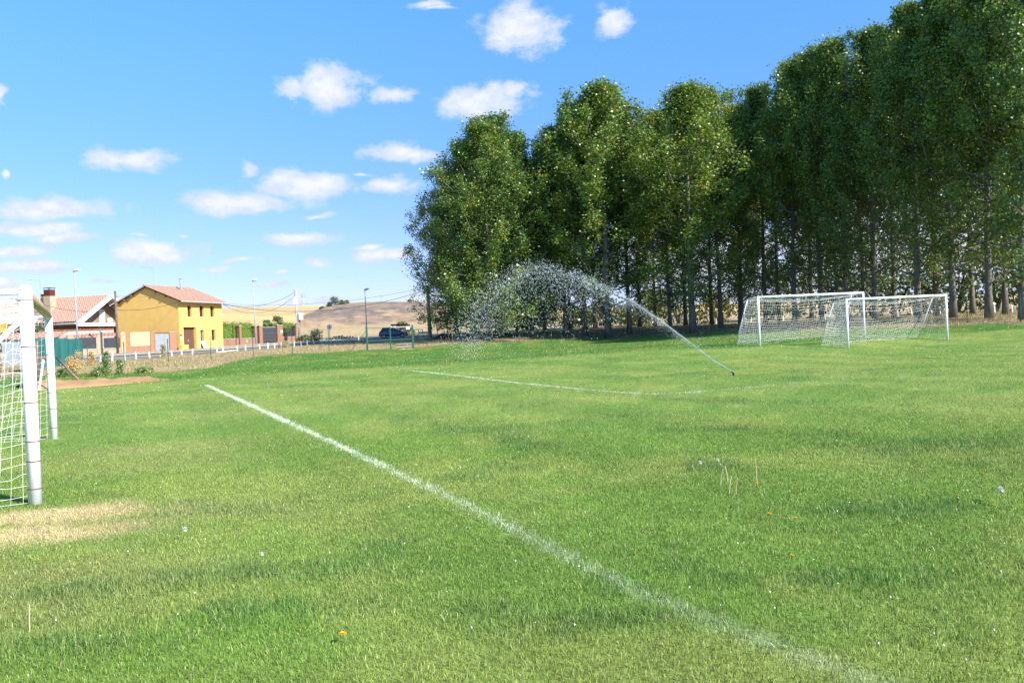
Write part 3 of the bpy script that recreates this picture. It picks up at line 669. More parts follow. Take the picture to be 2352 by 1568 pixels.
# ------------------------------------------------------------------ goals
def goal(name, A, B, H, back_sign, label, group, cell, rc, r_post, top_d, base_d, sag, rope, extras=None, xr=None):
    A, B = Vector(A), Vector(B); u = (B-A); Lg = math.hypot(u.x, u.y); rz = math.atan2(u.y, u.x)
    t = empty(name, A, rz); tag(t, label, 'football goal', group)
    zB = B.z-A.z; s = back_sign
    def P(a, d, z): return Vector((a*Lg, s*d, z+zB*a))
    for a in (0, 1):
        f = MB(); f.tube([P(a, 0, -.12), P(a, 0, H-r_post)] , r_post, 18)
        f.tube([P(a, 0, H-r_post*1.02), P(a, 0, H-r_post*.55), P(a, 0, H-r_post*.2), P(a, 0, H)], [r_post, r_post*.93, r_post*.7, r_post*.2], 18)
        po = f.build('post', M['post'], t, True)
        if extras:
            for z in extras[int(a)]: MB().tube([P(a, 0, z), P(a, 0, z+.012)], r_post*1.02, 18).build('tie', M['band'], po)
    c = MB(); c.tube([P(0, 0, H-r_post), P(1, 0, H-r_post)], r_post*.92, 18); cbm = c.build('crossbar', xr or M['post'], t, True)
    if extras:
        for k in range(1, 14): MB().tube([P(k/14, 0, H-r_post), P(k/14+.0016, 0, H-r_post)], r_post*.95, 18).build('tie', M['band'], cbm)
    rb = r_post*.5
    for a in (0, 1):
        f = MB(); f.tube([P(a, 0, H-r_post), P(a, top_d, H-r_post-.05)], rb, 8); f.tube([P(a, top_d, H-r_post-.05), P(a, base_d, .02)], rb, 8)
        if extras and a == 0: f.tube([P(a, 0, 2.0), P(a, .75, 1.25)], rb*.8, 8)
        f.build('side_frame', M['white'], t, True)
    f = MB(); f.tube([P(0, base_d, .03), P(1, base_d, .03)], rb*.8, 6)
    f.build('ground_bar', M['white'], t, True)
    # net
    nb = MB(); prof = [(0, H-r_post*2), (top_d, H-r_post*2-.02), (base_d, .04)]
    seglen = [top_d, math.hypot(base_d-top_d, H)]; tot = sum(seglen); nv = int(tot/cell); nu = int(Lg/cell)
    def prof_at(s_):
        if s_ <= seglen[0]: k = s_/seglen[0]; return prof[0][0]+(prof[1][0]-prof[0][0])*k, prof[0][1]+(prof[1][1]-prof[0][1])*k
        k = (s_-seglen[0])/seglen[1]; return prof[1][0]+(prof[2][0]-prof[1][0])*k, prof[1][1]+(prof[2][1]-prof[1][1])*k
    rg = np.random.default_rng(5); jx = rg.normal(0, cell*.10, (nu+1, nv+1)); jz = rg.normal(0, cell*.10, (nu+1, nv+1))
    def NP(i, j):
        a = i/nu; d, z = prof_at(j/nv*tot); w = math.sin(math.pi*a)**.6 if 0 < a < 1 else 0; e = math.sin(math.pi*min(1, j/nv))
        dd = d+sag*.8*w*e*(.5+.5*math.sin(a*9+j*.2)); zz = z-sag*w*math.sin(math.pi*min(1, j/nv*1.05))**.7
        return P(min(1, max(0, a+jx[i, j]/Lg*(1 if 0 < i < nu else 0))), dd, max(.02, zz+jz[i, j]))
    for j in range(0, nv+1): nb.tube([NP(i, j) for i in range(nu+1)], rc, 3, False)
    for i in range(0, nu+1): nb.tube([NP(i, j) for j in range(nv+1)], rc, 3, False)
    nb.build('net', rope, t, label='sagging white back net')
    for a in (0, 1):                                  # side nets
        nb = MB(); nz = int(H/cell)
        def SP(i, j, n1_=int(base_d/cell)+1, nz=nz):
            z = (H-r_post*2)*j/nz; dmax = base_d-(base_d-top_d)*min(1, z/(H-r_post*2)); k = i/n1_
            q = P(a, dmax*k, z); q.x += .10*math.sin(math.pi*k)*math.sin(math.pi*j/nz)*(1 if a else -1)+rg.normal(0, cell*.09)
            q.z += rg.normal(0, cell*.10)-cell*.5*math.sin(math.pi*k) if 0 < j < nz else 0; q.z = max(.02, q.z); return q
        n1_ = int(base_d/cell)+1; G = [[SP(i, j) for j in range(nz+1)] for i in range(n1_+1)]
        for i in range(n1_+1): nb.tube(G[i], rc, 3, False)
        for j in range(nz+1): nb.tube([G[i][j] for i in range(n1_+1)], rc, 3, False)
        nb.build('side_net', rope, t)
    return t
gn, gf = hit(82, 1158), hit(124.5, 1008)
Hn = 2.32
goal('football_goal', gn, gf, Hn, 1, 'near white goal at the left edge with dark ties round its thick posts', 'football goals', .115, .0021, .066, .9, 1.9, .12, M['rope'],
     extras=([.16,.45,.66,1.07,1.66,2.15],[.2,.55,.85,1.2,1.55,1.95]), xr=M['rustbar'])
Ag, Bg = gp(1745, 40), gp(1986, 43.3); A2, B2 = gp(1948, 38.5), gp(2176, 41.8)
goal('football_goal', Ag, Bg, 2.52, 1, 'farther of the two right hand goals, partly behind the other', 'football goals', .15, .0062, .06, .75, 1.75, .30, M['rope2'])
goal('football_goal', A2, B2, 2.42, 1, 'nearer of the two right hand goals, in front of the other', 'football goals', .15, .0062, .06, .75, 1.75, .30, M['rope2'])

# ------------------------------------------------------------------ sprinkler and water
sp = hit(1685, 863)
t = empty('sprinkler', sp); tag(t, 'small black sprinkler head in the grass throwing a water jet', 'sprinkler')
MB().tube([(0,0,-.05),(0,0,.07)], [.035,.03], 12).build('riser', M['rubber'], t)
nz = (Vector((at(1060, 790, 46).x, 46, 0))-sp); nz.z = 0; nz.normalize()
MB().tube([(0,0,.07),tuple(nz*.10+Vector((0,0,.13)))], [.028,.016], 10).build('nozzle', M['rubber'], t)
Mw = bpy.data.materials.new('water_spray'); Mw.use_nodes = True; b = Mw.node_tree.nodes['Principled BSDF']
b.inputs['Base Color'].default_value = (.82,.87,.9,1); b.inputs['Roughness'].default_value = .25; b.inputs['Transmission Weight'].default_value = .25; b.inputs['IOR'].default_value = 1.33
def arc(px_pts, Ds):
    a = np.array(px_pts); return a
arcp = [(1680,860,0),(1636,826,.075),(1611,806,.115),(1562,769,.19),(1538,751,.23),(1496,721,.295),(1451,691,.36),(1400,664,.44),(1330,634,.55),(1250,613,.67),(1190,622,.76),(1140,652,.84),(1100,700,.91),(1072,750,.97),(1055,790,1.0)]
D0, D1 = sp.y, 46.0
arcw = np.array([tuple(at(x, y, D0+(D1-D0)*s)) for x, y, s in arcp]); sarr = np.array([s for _, _, s in arcp]); arcw[0] = tuple(sp+Vector((0,0,.12)))
def ap(s): return np.c_[np.interp(s, sarr, arcw[:, 0]), np.interp(s, sarr, arcw[:, 1]), np.interp(s, sarr, arcw[:, 2])]
nd_ = 14000; s = RNG.random(nd_)**.66; p = ap(s)
spread = .01+.05*s+.10*sstep(s, .2, .5)+.36*sstep(s, .45, .95)
p += RNG.normal(0, 1, (nd_, 3))*spread[:, None]*np.array((1, .8, .75))
fall = RNG.exponential(.5, nd_)*(sstep(s, .3, .8)*2.6+.25*sstep(s, .05, .3)) * (RNG.random(nd_) < .75)      # drops that dropped out of the jet
ctr = p.copy(); p[:, 2] -= fall; 
gz = tz(p[:, 0], p[:, 1]); ok = p[:, 2] > gz+.02; p, s = p[ok], s[ok]
rad = (.003+.009*RNG.random(len(p))**2.5)*(1+.7*s)
rad = np.where(s < .45, .0035+.006*s, rad)
oc = np.array([(1,0,0),(-1,0,0),(0,1,0),(0,-1,0),(0,0,1.6),(0,0,-1.6)]); V = (p[:, None]+oc[None]*rad[:, None, None]).reshape(-1, 3)
of = np.array([(0,2,4),(2,1,4),(1,3,4),(3,0,4),(2,0,5),(1,2,5),(3,1,5),(0,3,5)]); F = (np.arange(len(p))[:, None, None]*6+of[None]).ravel()
drops = mesh_np('water_spray', V, F, 3, Mw)
tag(drops, 'arching spray of white water drops from the sprinkler', 'water spray', kind='stuff')
jet = MB(); js = np.linspace(0, .5, 60); jp = ap(js)
for rr, off, n_j in ((.008, 0, 1), (.0045, .016, 4)):
    for k in range(n_j):
        ph = RNG.random(3)*6.28; q = jp+np.c_[np.sin(js*60+ph[0]), np.sin(js*50+ph[1]), np.sin(js*70+ph[2])]*off*(.3+js[:, None]*5)
        ra = rr*(1-js/.5*.92)*(.8+.4*RNG.random(60)); jet.tube([tuple(v) for v in q], [float(v) for v in ra], 5)
jo = jet.build('water_jet', Mw, None, True); tag(jo, 'narrow white jet of water leaving the sprinkler head', 'water jet', kind='stuff')

# ------------------------------------------------------------------ yellow house
def plane_hit(v, P0, n):
    d = ray(*v); o_ = Vector((0, 0, EYE)); t_ = (P0-o_).dot(n)/d.dot(n); return o_+d*t_
class Frame:
    def __init__(s, org, rz): s.o = Vector(org); s.rz = rz; s.M = Matrix.Translation(s.o) @ Matrix.Rotation(rz, 4, 'Z'); s.I = s.M.inverted()
    def side(s, v, x=0): n = Vector((math.cos(s.rz), math.sin(s.rz), 0)); q = s.I @ plane_hit(v, s.M @ Vector((x, 0, 0)), n); return q.y, q.z
    def front(s, v, y=0): n = Vector((-math.sin(s.rz), math.cos(s.rz), 0)); q = s.I @ plane_hit(v, s.M @ Vector((0, y, 0)), n); return q.x, q.z
def wall_holes(u0, u1, z0, z1, holes, face, depth, axis):
    """wall in plane face with openings and reveals; axis 'x': plane x=face, u=y ; 'y': plane y=face, u=x"""
    us = sorted({u0, u1, *[h[0] for h in holes], *[h[1] for h in holes]}); zs = sorted({z0, z1, *[h[2] for h in holes], *[h[3] for h in holes]})
    mb = MB(); pt = (lambda u, d, z: (face+d, u, z)) if axis == 'x' else (lambda u, d, z: (u, face+d, z))
    for a, b in zip(us[:-1], us[1:]):
        for c, d in zip(zs[:-1], zs[1:]):
            m_u, m_z = (a+b)/2, (c+d)/2
            if any(h[0] < m_u < h[1] and h[2] < m_z < h[3] for h in holes): continue
            mb.add([pt(a,0,c), pt(b,0,c), pt(b,0,d), pt(a,0,d)], [(0,1,2,3)])
    for h in holes:
        a, b, c, d = h; q = [pt(a,0,c), pt(b,0,c), pt(b,0,d), pt(a,0,d)]; r = [pt(a,depth,c), pt(b,depth,c), pt(b,depth,d), pt(a,depth,d)]
        mb.add(q+r, [(0,1,5,4),(1,2,6,5),(2,3,7,6),(3,0,4,7)])
    return mb
def tile_roof(mb, e0, e1, r0, r1, pitch=.28, rows=14, amp=.05):
    """wavy tiled slope; e0,e1 eave ends, r0,r1 ridge ends"""
    e0, e1, r0, r1 = map(Vector, (e0, e1, r0, r1)); Lr = (e1-e0).length; nw = int(Lr/pitch); nrm_ = (e1-e0).cross(r0-e0).normalized()
    if nrm_.z < 0: nrm_ = -nrm_
    n_u = nw*4; V = []; base = len(mb.v)
    for k in range(rows):
        for e in (0, 1):
            v = (k+e)/rows
            for i in range(n_u+1):
                u = i/n_u; p = e0.lerp(e1, u).lerp(r0.lerp(r1, u), v); h = amp*math.sin(u*nw*2*math.pi)+(.035 if e == 0 else 0)+.015*math.sin(i*7.3+k*3.1)
                V.append(p+nrm_*h)
    mb.v += [tuple(q) for q in V]; w = n_u+1
    for k in range(2*rows-1):
        for i in range(n_u): a = base+k*w+i; mb.f.append((a, a+1, a+w+1, a+w))
H0 = gp(414, 90); HZ = 1.6-(805-796)*90/FPX
cr = at(414.5, 805, 90); rzH = math.radians(-14.7)
FH = Frame((cr.x, 90, cr.z), rzH); gz0 = -.25
house = empty('yellow_house', FH.o, rzH); tag(house, 'two storey ochre yellow house with a red tiled roof', 'house')
Lf = FH.side(Z(6, 2175, 1310))[0]                        # facade length
ze = FH.side(Z(6, 1325, 470))[1]                         # eaves height
xl = FH.front(Z(6, 180, 560))[0]                         # left end of the gable
xa, za = FH.front(Z(6, 720, 175), -.3)
xa = xl/2-.05 if abs(xa-xl/2) < .8 else xa
ho = []
def side_rect(n, x0, x1, y0, y1):
    a, zt = FH.side(Z(n, x0, y0)); b, zb = FH.side(Z(n, x1, y1)); return (a, b, zb, zt)
wins = [side_rect(6, 1500, 1585, 565, 775), side_rect(6, 1722, 1812, 570, 775), side_rect(6, 1925, 2006, 580, 778), side_rect(6, 1950, 2032, 1015, 1210)]
door = side_rect(6, 1428, 1680, 968, 1375); sdoor = side_rect(6, 1743, 1825, 1020, 1350); niche = side_rect(6, 1366, 1410, 1098, 1150)
door = (door[0], door[1], gz0, door[3]); sdoor = (sdoor[0], sdoor[1], gz0, sdoor[3])
mb = wall_holes(0, Lf, gz0, ze, wins+[door, sdoor, niche], 0, -.42, 'x')
sl_m = (za-ze)/(abs(xl)/2+.0)
zap = ze+(za-.28-ze)
mb.add([(xl,0,gz0),(0,0,gz0),(0,0,ze),(xa,0,zap),(xl,0,ze-.05)], [(0,1,2,3,4)])
mb.add([(xl,Lf,gz0),(0,Lf,gz0),(0,Lf,ze),(xa,Lf,zap),(xl,Lf,ze-.05)], [(0,1,2,3,4)])
mb.add([(xl,0,gz0),(xl,Lf,gz0),(xl,Lf,ze-.05),(xl,0,ze-.05)], [(0,1,2,3)])
mb.build('wall', M['ochre'], house)
rf = MB(); ov = .38; eo = .62; k1 = (zap-ze)/abs(xa)
rz_ = lambda x: zap+.17-k1*abs(x-xa) if x > xa else zap+.17-(zap-ze+.05)/abs(xl-xa)*abs(x-xa)
yA, yB = -ov, Lf+ov
tile_roof(rf, (eo, yA, rz_(eo)), (eo, yB, rz_(eo)), (xa, yA, zap+.17), (xa, yB, zap+.17))
tile_roof(rf, (xl-eo, yA, rz_(xl-eo)), (xl-eo, yB, rz_(xl-eo)), (xa, yA, zap+.17), (xa, yB, zap+.17))
roof = rf.build('roof', M['tile'], house)
MB().tube([(xa, yA-.02, zap+.20), (xa, yB+.02, zap+.20)], .11, 8).build('ridge_tile', M['tile'], roof)
so_ = MB()                                            # boards under the tiles
so_.add([(eo-.05,yA+.05,rz_(eo)-.10),(eo-.05,yB-.05,rz_(eo)-.10),(xa,yB-.05,zap+.05),(xa,yA+.05,zap+.05)], [(0,1,2,3)])
so_.add([(xl-eo+.05,yA+.05,rz_(xl-eo)-.10),(xl-eo+.05,yB-.05,rz_(xl-eo)-.10),(xa,yB-.05,zap+.05),(xa,yA+.05,zap+.05)], [(0,1,2,3)])
so_.build('soffit', M['wood'], roof)
vb = MB(); vb.beam((xl-eo, yA, rz_(xl-eo)-.04), (xa, yA, zap+.12), .05, .14); vb.build('verge_board', M['gutter'], roof)
for k in (.12, .36, .60):
    q = xl-eo*.3+(xa-xl)*k; MB().box(q-.09, q+.09, yA+.04, .0, rz_(q)-.36, rz_(q)-.20).build('rafter_end', M['tiledark'], roof)
for k in (.3, .62):
    q = xa+(0-xa)*k; MB().box(q-.08, q+.08, yA+.04, .0, rz_(q)-.36, rz_(q)-.20).build('rafter_end', M['tiledark'], roof)
g = MB(); g.tube([(eo+.06, yA, rz_(eo)-.05), (eo+.06, yB, rz_(eo)-.07)], .075, 8); gu = g.build('gutter', M['gutter'], house)
yd = FH.side(Z(6, 1712, 700))[0]
g = MB(); g.tube([(eo, yd+.12, rz_(eo)-.1), (eo*.6, yd+.1, rz_(eo)-.32), (.07, yd, ze-.35), (.07, yd, gz0+.1)], .05, 8); g.build('downpipe', M['gutter'], gu)
for (a, b, c, d) in wins:
    f = MB(); x = -.28; w = .06
    for bx in ((a, b, c, c+w), (a, b, d-w, d), (a, a+w, c+w, d-w), (b-w, b, c+w, d-w), ((a+b)/2-.03, (a+b)/2+.03, c+w, d-w)): f.box(x, x+.06, bx[0], bx[1], bx[2], bx[3])
    fo = f.build('window', M['frame'], house)
    MB().box(x-.02, x+.01, a+w*.5, b-w*.5, c+w*.5, d-w*.5).build('pane', M['glass'], fo)
    MB().box(-.25, .05, a-.05, b+.05, c-.05, c+.002).build('sill', M['pale'], fo)
dd_ = MB(); a, b, c, d = door
for k in range(8): dd_.box(-.36, -.31-.012*(k % 2), a+(b-a)*k/8+.008, a+(b-a)*(k+1)/8-.008, c, d-.35)
dd_.box(-.37, -.35, a, b, c, d)
dob = dd_.build('garage_door', M['wooddoor'], house, label='weathered brown wooden double door')
MB().box(-.31, -.26, (a+b)/2-.04, (a+b)/2+.04, 1.0, 1.2).build('handle', M['gutter'], dob)
a, b, c, d = sdoor; MB().box(-.36, -.30, a, b, c, d).build('door', M['frame'], house)
a, b, c, d = niche; nb_ = MB().box(-.41, -.30, a, b, c, d).build('meter_niche', M['wood'], house)
MB().box(.004, .05, a-.02, b-.04, c-.18, c+.01).build('notice', M['white'], house)
a, b, c, d = side_rect(6, 2115, 2140, 715, 745); MB().box(.003, .04, a, b, c, d).build('house_sign', M['white'], house)
a, b, c, d = side_rect(6, 1335, 1470, 1300, 1385); MB().box(.003, .42, a, b, gz0, d).build('step_wall', M['ochre'], house)
ch = FH.I @ at(*Z(6, 1453, 190), 95.5)
MB().tube([(xa+.9, ch.y, zap-.2), (xa+.9, ch.y, zap+1.15)], .11, 10).build('flue_pipe', M['galv'], roof)
MB().tube([(xa+.9, ch.y, zap+1.17), (xa+.9, ch.y, zap+1.27)], .17, 10).build('flue_cap', M['galv'], roof)
# white board leaning on the facade
a, b, c, d = side_rect(6, 1735, 1835, 1225, 1355)
wb = MB(); wb.add([(.55,a,c),(.55,b,c),(.12,b-.35,d),(.12,a+.0,d),(.50,a,c-.0),(.50,b,c-.0),(.07,b-.35,d),(.07,a,d)], [(0,1,2,3),(4,7,6,5),(0,4,5,1),(1,5,6,2),(2,6,7,3),(3,7,4,0)])
w_ = wb.build('white_board', M['white']); w_.location = FH.o; w_.rotation_euler = (0, 0, rzH); tag(w_, 'white board leaning on the yellow facade under the drainpipe', 'board')

# ------------------------------------------------------------------ walls and gates left of the yellow house
def wallframe(v0, D0_, v1, D1_):
    p0 = at(v0[0], v0[1], D0_); p1 = at(v1[0], v1[1], D1_); d = p1-p0; return Frame(p0, math.atan2(d.y, d.x)), math.hypot(d.x, d.y)
FB, LB = wallframe(Z(6, 385, 1430), 87.2, Z(6, 1325, 1385), 89.0)
def fr(F_, n, x0, x1, y0, y1, y=0):
    a, zt = F_.front(Z(n, x0, y0), y); b, zb = F_.front(Z(n, x1, y1), y); return a, b, zb, zt
bw = empty('brick_wall', FB.o, FB.rz); tag(bw, 'orange brick yard wall with a cream block panel left of the grey gate', 'wall')
a, b, c, d = fr(FB, 6, 380, 895, 1065, 1410); d0 = d
MB().box(a, b, 0, .3, -.4, d).build('wall', M['brick'], bw)
p = fr(FB, 6, 432, 815, 1068, 1312); MB().box(p[0], p[1], -.03, .05, p[2], p[3]+.02).build('block_panel', M['block'], bw)
q = fr(FB, 6, 810, 890, 1062, 1400); MB().box(q[0]+.01, q[1]+.03, -.08, .34, -.4, q[3]+.05).build('pillar', M['brick'], bw)
gg = empty('yard_gate', FB.o, FB.rz); tag(gg, 'grey sheet metal yard gate beside the yellow house', 'gate')
p = fr(FB, 6, 893, 1183, 1090, 1395); mid = fr(FB, 6, 1070, 1080, 1090, 1395)[0]
MB().box(p[0]+.04, mid-.02, .02, .08, -.05, p[3]).build('leaf', M['greygate'], gg); MB().box(mid+.02, p[1], .02, .08, -.05, p[3]-.06).build('leaf', M['greygate'], gg)
MB().box(p[0]+.04, p[1], .0, .1, p[3]+.01, p[3]+.09).build('lintel', M['darkgate'], gg)
p2 = fr(FB, 6, 1185, 1305, 1065, 1385); bp = empty('brick_pillar', FB.o, FB.rz); tag(bp, 'orange brick pillar between the grey gate and the yellow house', 'pillar')
MB().box(p[1]+.01, p2[1], -.1, .5, -.4, p2[3]-.04).build('shaft', M['brick'], bp); MB().box(p[1]-.02, p2[1]+.03, -.14, .54, p2[3]-.04, p2[3]+.04).build('cap', M['cap'], bp)
# cream garden wall with railings
FC, LC = wallframe(Z(7, 130, 1420), 83, Z(7, 1680, 1330), 87.0)
gw = empty('garden_wall', FC.o, FC.rz); tag(gw, 'cream stone garden wall with pillars and black railing panels', 'wall')
p = fr(FC, 7, 130, 1700, 1290, 1400); topz = fr(FC, 7, 960, 1230, 1290, 1400)[3]
MB().box(p[0]-8, p[1]-.25, 0, .28, -.6, topz-.08).build('base_wall', M['stone'], gw); MB().box(p[0]-8, p[1]-.25, -.04, .32, topz-.08, topz).build('coping', M['cap'], gw)
for (x0, x1, yt) in ((1205, 1310, 1020), (1615, 1712, 1030), (700, 808, 1045), (560, 650, 1050), (130, 160, 1040)):
    q = fr(FC, 7, x0, x1, yt, 1350); pl = MB().box(q[0], q[1], -.08, .36, -.6, q[3]).build('pillar', M['stone'], gw)
    w2 = (q[1]-q[0])/2; cx_ = (q[0]+q[1])/2
    MB().add([(q[0]-.08,-.14,q[3]),(q[1]+.08,-.14,q[3]),(q[1]+.08,.42,q[3]),(q[0]-.08,.42,q[3]),(cx_,.14,q[3]+.3)], [(0,3,2,1),(0,1,4),(1,2,4),(2,3,4),(3,0,4)]).build('cap', M['cap'], pl)
for (x0, x1) in ((812, 1200), (1315, 1612), (655, 698), (170, 555)):
    q = fr(FC, 7, x0, x1, 1100, 1270); f = MB(); f.box(q[0]+.02, q[1]-.02, .10, .13, topz+.02, q[3])
    for z in np.linspace(topz+.1, q[3], 5): f.box(q[0]+.02, q[1]-.02, .06, .098, z-.02, z+.02)
    f.build('railing', M['darkgate'], gw)
# inner lean-to roof line behind the wall
it = empty('yard_wall', FC.o, FC.rz); tag(it, 'pale rendered yard wall with a tiled top behind the garden wall', 'wall')
q = fr(FC, 7, 190, 1500, 960, 1040, 5.0); q2 = fr(FC, 7, 1500, 1500, 955, 1040, 5)
MB().box(q[0], q[1], 5.0, 5.25, -.5, q[3]-.12).build('wall', M['cap'], it)
f = MB(); f.box(q[0], q[1], 4.9, 5.35, q[3]-.12, q[3]-.02); f.build('coping', M['tiledark'], it)
q = fr(FC, 7, 1000, 1600, 1025, 1060, 2.0); f = MB(); tile_roof(f, (q[0], 1.7, q[2]-.05), (q[1], 1.7, q[2]-.05), (q[0], 2.5, q[3]+.05), (q[1], 2.5, q[3]+.05), .35, 4); lt = f.build('shed_roof', M['tile']); lt.location = FC.o; lt.rotation_euler = (0,0,FC.rz)
tag(lt, 'narrow clay tiled lean-to roof just above the black railings', 'roof')
q = fr(FC, 7, 480, 1000, 1060, 1090, 2.0); f = MB(); tile_roof(f, (q[0], 1.7, q[2]-.05), (q[1], 1.7, q[2]-.05), (q[0], 2.4, q[3]+.05), (q[1], 2.4, q[3]+.05), .35, 4); lt = f.build('shed_roof', M['tile']); lt.location = FC.o; lt.rotation_euler = (0,0,FC.rz)
tag(lt, 'low clay tiled lean-to roof behind the street lamp', 'roof')
# ------------------------------------------------------------------ left house
rzL = math.radians(-14.7); cL = at(*Z(7, 885, 800), 92.0)
FL = Frame((cL.x, 92.0, cL.z), rzL)                      # origin at the near eave corner; x' to the right, y' away
hs = empty('villa', FL.o, rzL); tag(hs, 'brick house with a wide pink tiled roof and a white edged gable balcony', 'house')
ya, zR = FL.side(Z(7, 1430, 335)); Wd_ = 2*ya; Lx = 20.0; zb = -5.2
f = MB(); tile_roof(f, (-Lx, -.1, -.02), (.3, -.1, -.02), (-Lx, ya, zR), (.3, ya, zR), .2, 24, .02); tile_roof(f, (-Lx, Wd_, -.02), (.3, Wd_, -.02), (-Lx, ya, zR), (.3, ya, zR), .2, 24, .02)
rL = f.build('roof', M['tile2'], hs)
f = MB(); sl_ = zR/ya
f.add([(.35,-.3,-.42),(.35,.35,-.42),(.35,.55,-.02+0),(.35,ya,zR-.42),(.35,Wd_-.5,0),(.35,Wd_+.3,-.42),(.35,Wd_+.3,-.12),(.35,ya,zR+.02),(.35,-.3,-.12)], [(0,1,2,3,7,8),(3,4,5,6,7)])
f.box(.05, .349, -.3, .0, -.42, -.12)
bgd = MB(); bgd.beam((.2, -.2, -.25), (.2, ya, zR-.2), .34, .42); bgd.beam((.2, Wd_+.2, -.25), (.2, ya, zR-.2), .34, .42); bgd.build('gable_trim', M['white'], rL)
MB().box(-.05, .40, -.35, Wd_+.3, -.62, -.20).build('balcony_edge', M['white'], hs)
MB().add([(-Lx,-.05,-.10),(.0,-.05,-.10),(.0,ya,zR-.12),(-Lx,ya,zR-.12),(.0,Wd_,-.10),(-Lx,Wd_,-.10)], [(0,1,2,3),(3,2,4,5)]).build('ceiling_lining', M['stone'], rL)
f = MB(); f.box(-Lx, .04, -.06, Wd_, -.42, -.20); f.build('balcony_floor', M['cap'], hs)
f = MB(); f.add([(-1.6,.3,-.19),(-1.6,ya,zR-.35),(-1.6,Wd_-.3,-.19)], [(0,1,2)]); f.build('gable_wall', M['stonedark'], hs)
MB().box(-1.58, -1.5, ya-.2, ya+.7, -.19, 1.5).build('balcony_door', M['pale'], hs)
for k in (.9, 1.25): MB().tube([(-.7, ya+k-.5, -.19), (-.7, ya+k-.5, .15), (-.7, ya+k-.5, .42)], [.16, .2, .12], 10).build('balcony_pot', M['white'], hs)
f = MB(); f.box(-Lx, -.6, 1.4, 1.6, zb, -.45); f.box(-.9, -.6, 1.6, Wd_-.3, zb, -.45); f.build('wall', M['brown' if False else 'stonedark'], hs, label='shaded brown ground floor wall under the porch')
a, b, c, d = FL.side(Z(7, 1220, 875), -.6)[0], FL.side(Z(7, 1308, 875), -.6)[0], 0, FL.side(Z(7, 1220, 875), -.6)[1]
MB().box(-.6, -.54, a, b, d-2.1, d).build('door', M['pale'], hs)
a, b, d = FL.front(Z(7, 885, 880), 1.4)[0], FL.front(Z(7, 925, 880), 1.4)[0], FL.front(Z(7, 885, 880), 1.4)[1]
MB().box(min(a, -1.4), min(b, -.95), 1.34, 1.4, d-2, d).build('door', M['pale'], hs)
for x in (-.05, -5.5, -10.5): MB().box(x-.12, x+.12, .0, .2, zb, -.42).build('porch_post', M['stonedark'], hs)
MB().box(-Lx, -.35, -.28, -.07, -.32, -.14).build('gutter', M['gutter'], hs)
# chimneys
xa0, _ = FL.front(Z(7, 318, 500), 2.4); xa1, _ = FL.front(Z(7, 434, 500), 2.4); _, zt1 = FL.front(Z(7, 370, 366), 2.4); _, zt2 = FL.front(Z(7, 370, 255), 2.4)
f = MB().box(xa0, xa1, 2.0, 2.9, .6, zt1); cm_ = f.build('chimney', M['stone'], rL)
MB().box(xa0+.03, xa1-.05, 2.05, 2.85, zt1, zt2).build('chimney_cowl', M['brown'], cm_)
f = MB(); f.box(xa0-.03, xa1+.02, 1.95, 2.95, zt2+.2, zt2+.24)
for i_ in (xa0+.06, xa1-.1):
    for j_ in (2.1, 2.8): f.box(i_-.02, i_+.02, j_-.02, j_+.02, zt2, zt2+.2)
f.build('cowl_plate', M['darkgate'], cm_)
xb0, zb1 = FL.front(Z(7, 250, 372), 3.4); xb1, zb2 = FL.front(Z(7, 312, 335), 3.4); _, zb3 = FL.front(Z(7, 290, 305), 3.4)
c2_ = MB().box(xb0, xb1, 3.1, 3.8, 1.2, zb1).build('chimney', M['stone'], rL, label='small stone chimney with a tiled cap')
f = MB()
for i_ in (xb0, xb1-.1): f.box(i_, i_+.1, 3.15, 3.75, zb1, zb2)
f.add([(xb0-.1,3.0,zb2),(xb1+.1,3.0,zb2),(xb1+.1,3.9,zb2),(xb0-.1,3.9,zb2),((xb0+xb1)/2,3.45,zb3)], [(0,3,2,1),(0,1,4),(1,2,4),(2,3,4),(3,0,4)])
f.build('chimney_cap', M['stone'], c2_)
bush('shrub', FL.M @ Vector((-3.6, -1.5, zb+2.0)), 3.2, 2.9, 'leafy green shrub in front of the dark porch of the left house', 'shrub', None, (.05,.10,.02), (.12,.19,.04), .2, 50, 22, 77)
# another roof further left (seen through the goal)
FR, LR = wallframe((-60, 800), 96, (35, 800), 97)
h2 = empty('low_house', (FR.o.x, FR.o.y, 1.2), FR.rz); tag(h2, 'low house with a dull red tiled roof behind the near goal net', 'house')
f = MB(); tile_roof(f, (-3, 0, 3.6), (LR+1.5, 0, 3.6), (-3, 4, 6.3), (LR+1.5, 4, 6.3), .35, 12); f.build('roof', M['tile2'], h2)
MB().box(-2.7, LR+1.2, .5, 6, -.6, 3.7).build('wall', M['stone'], h2)
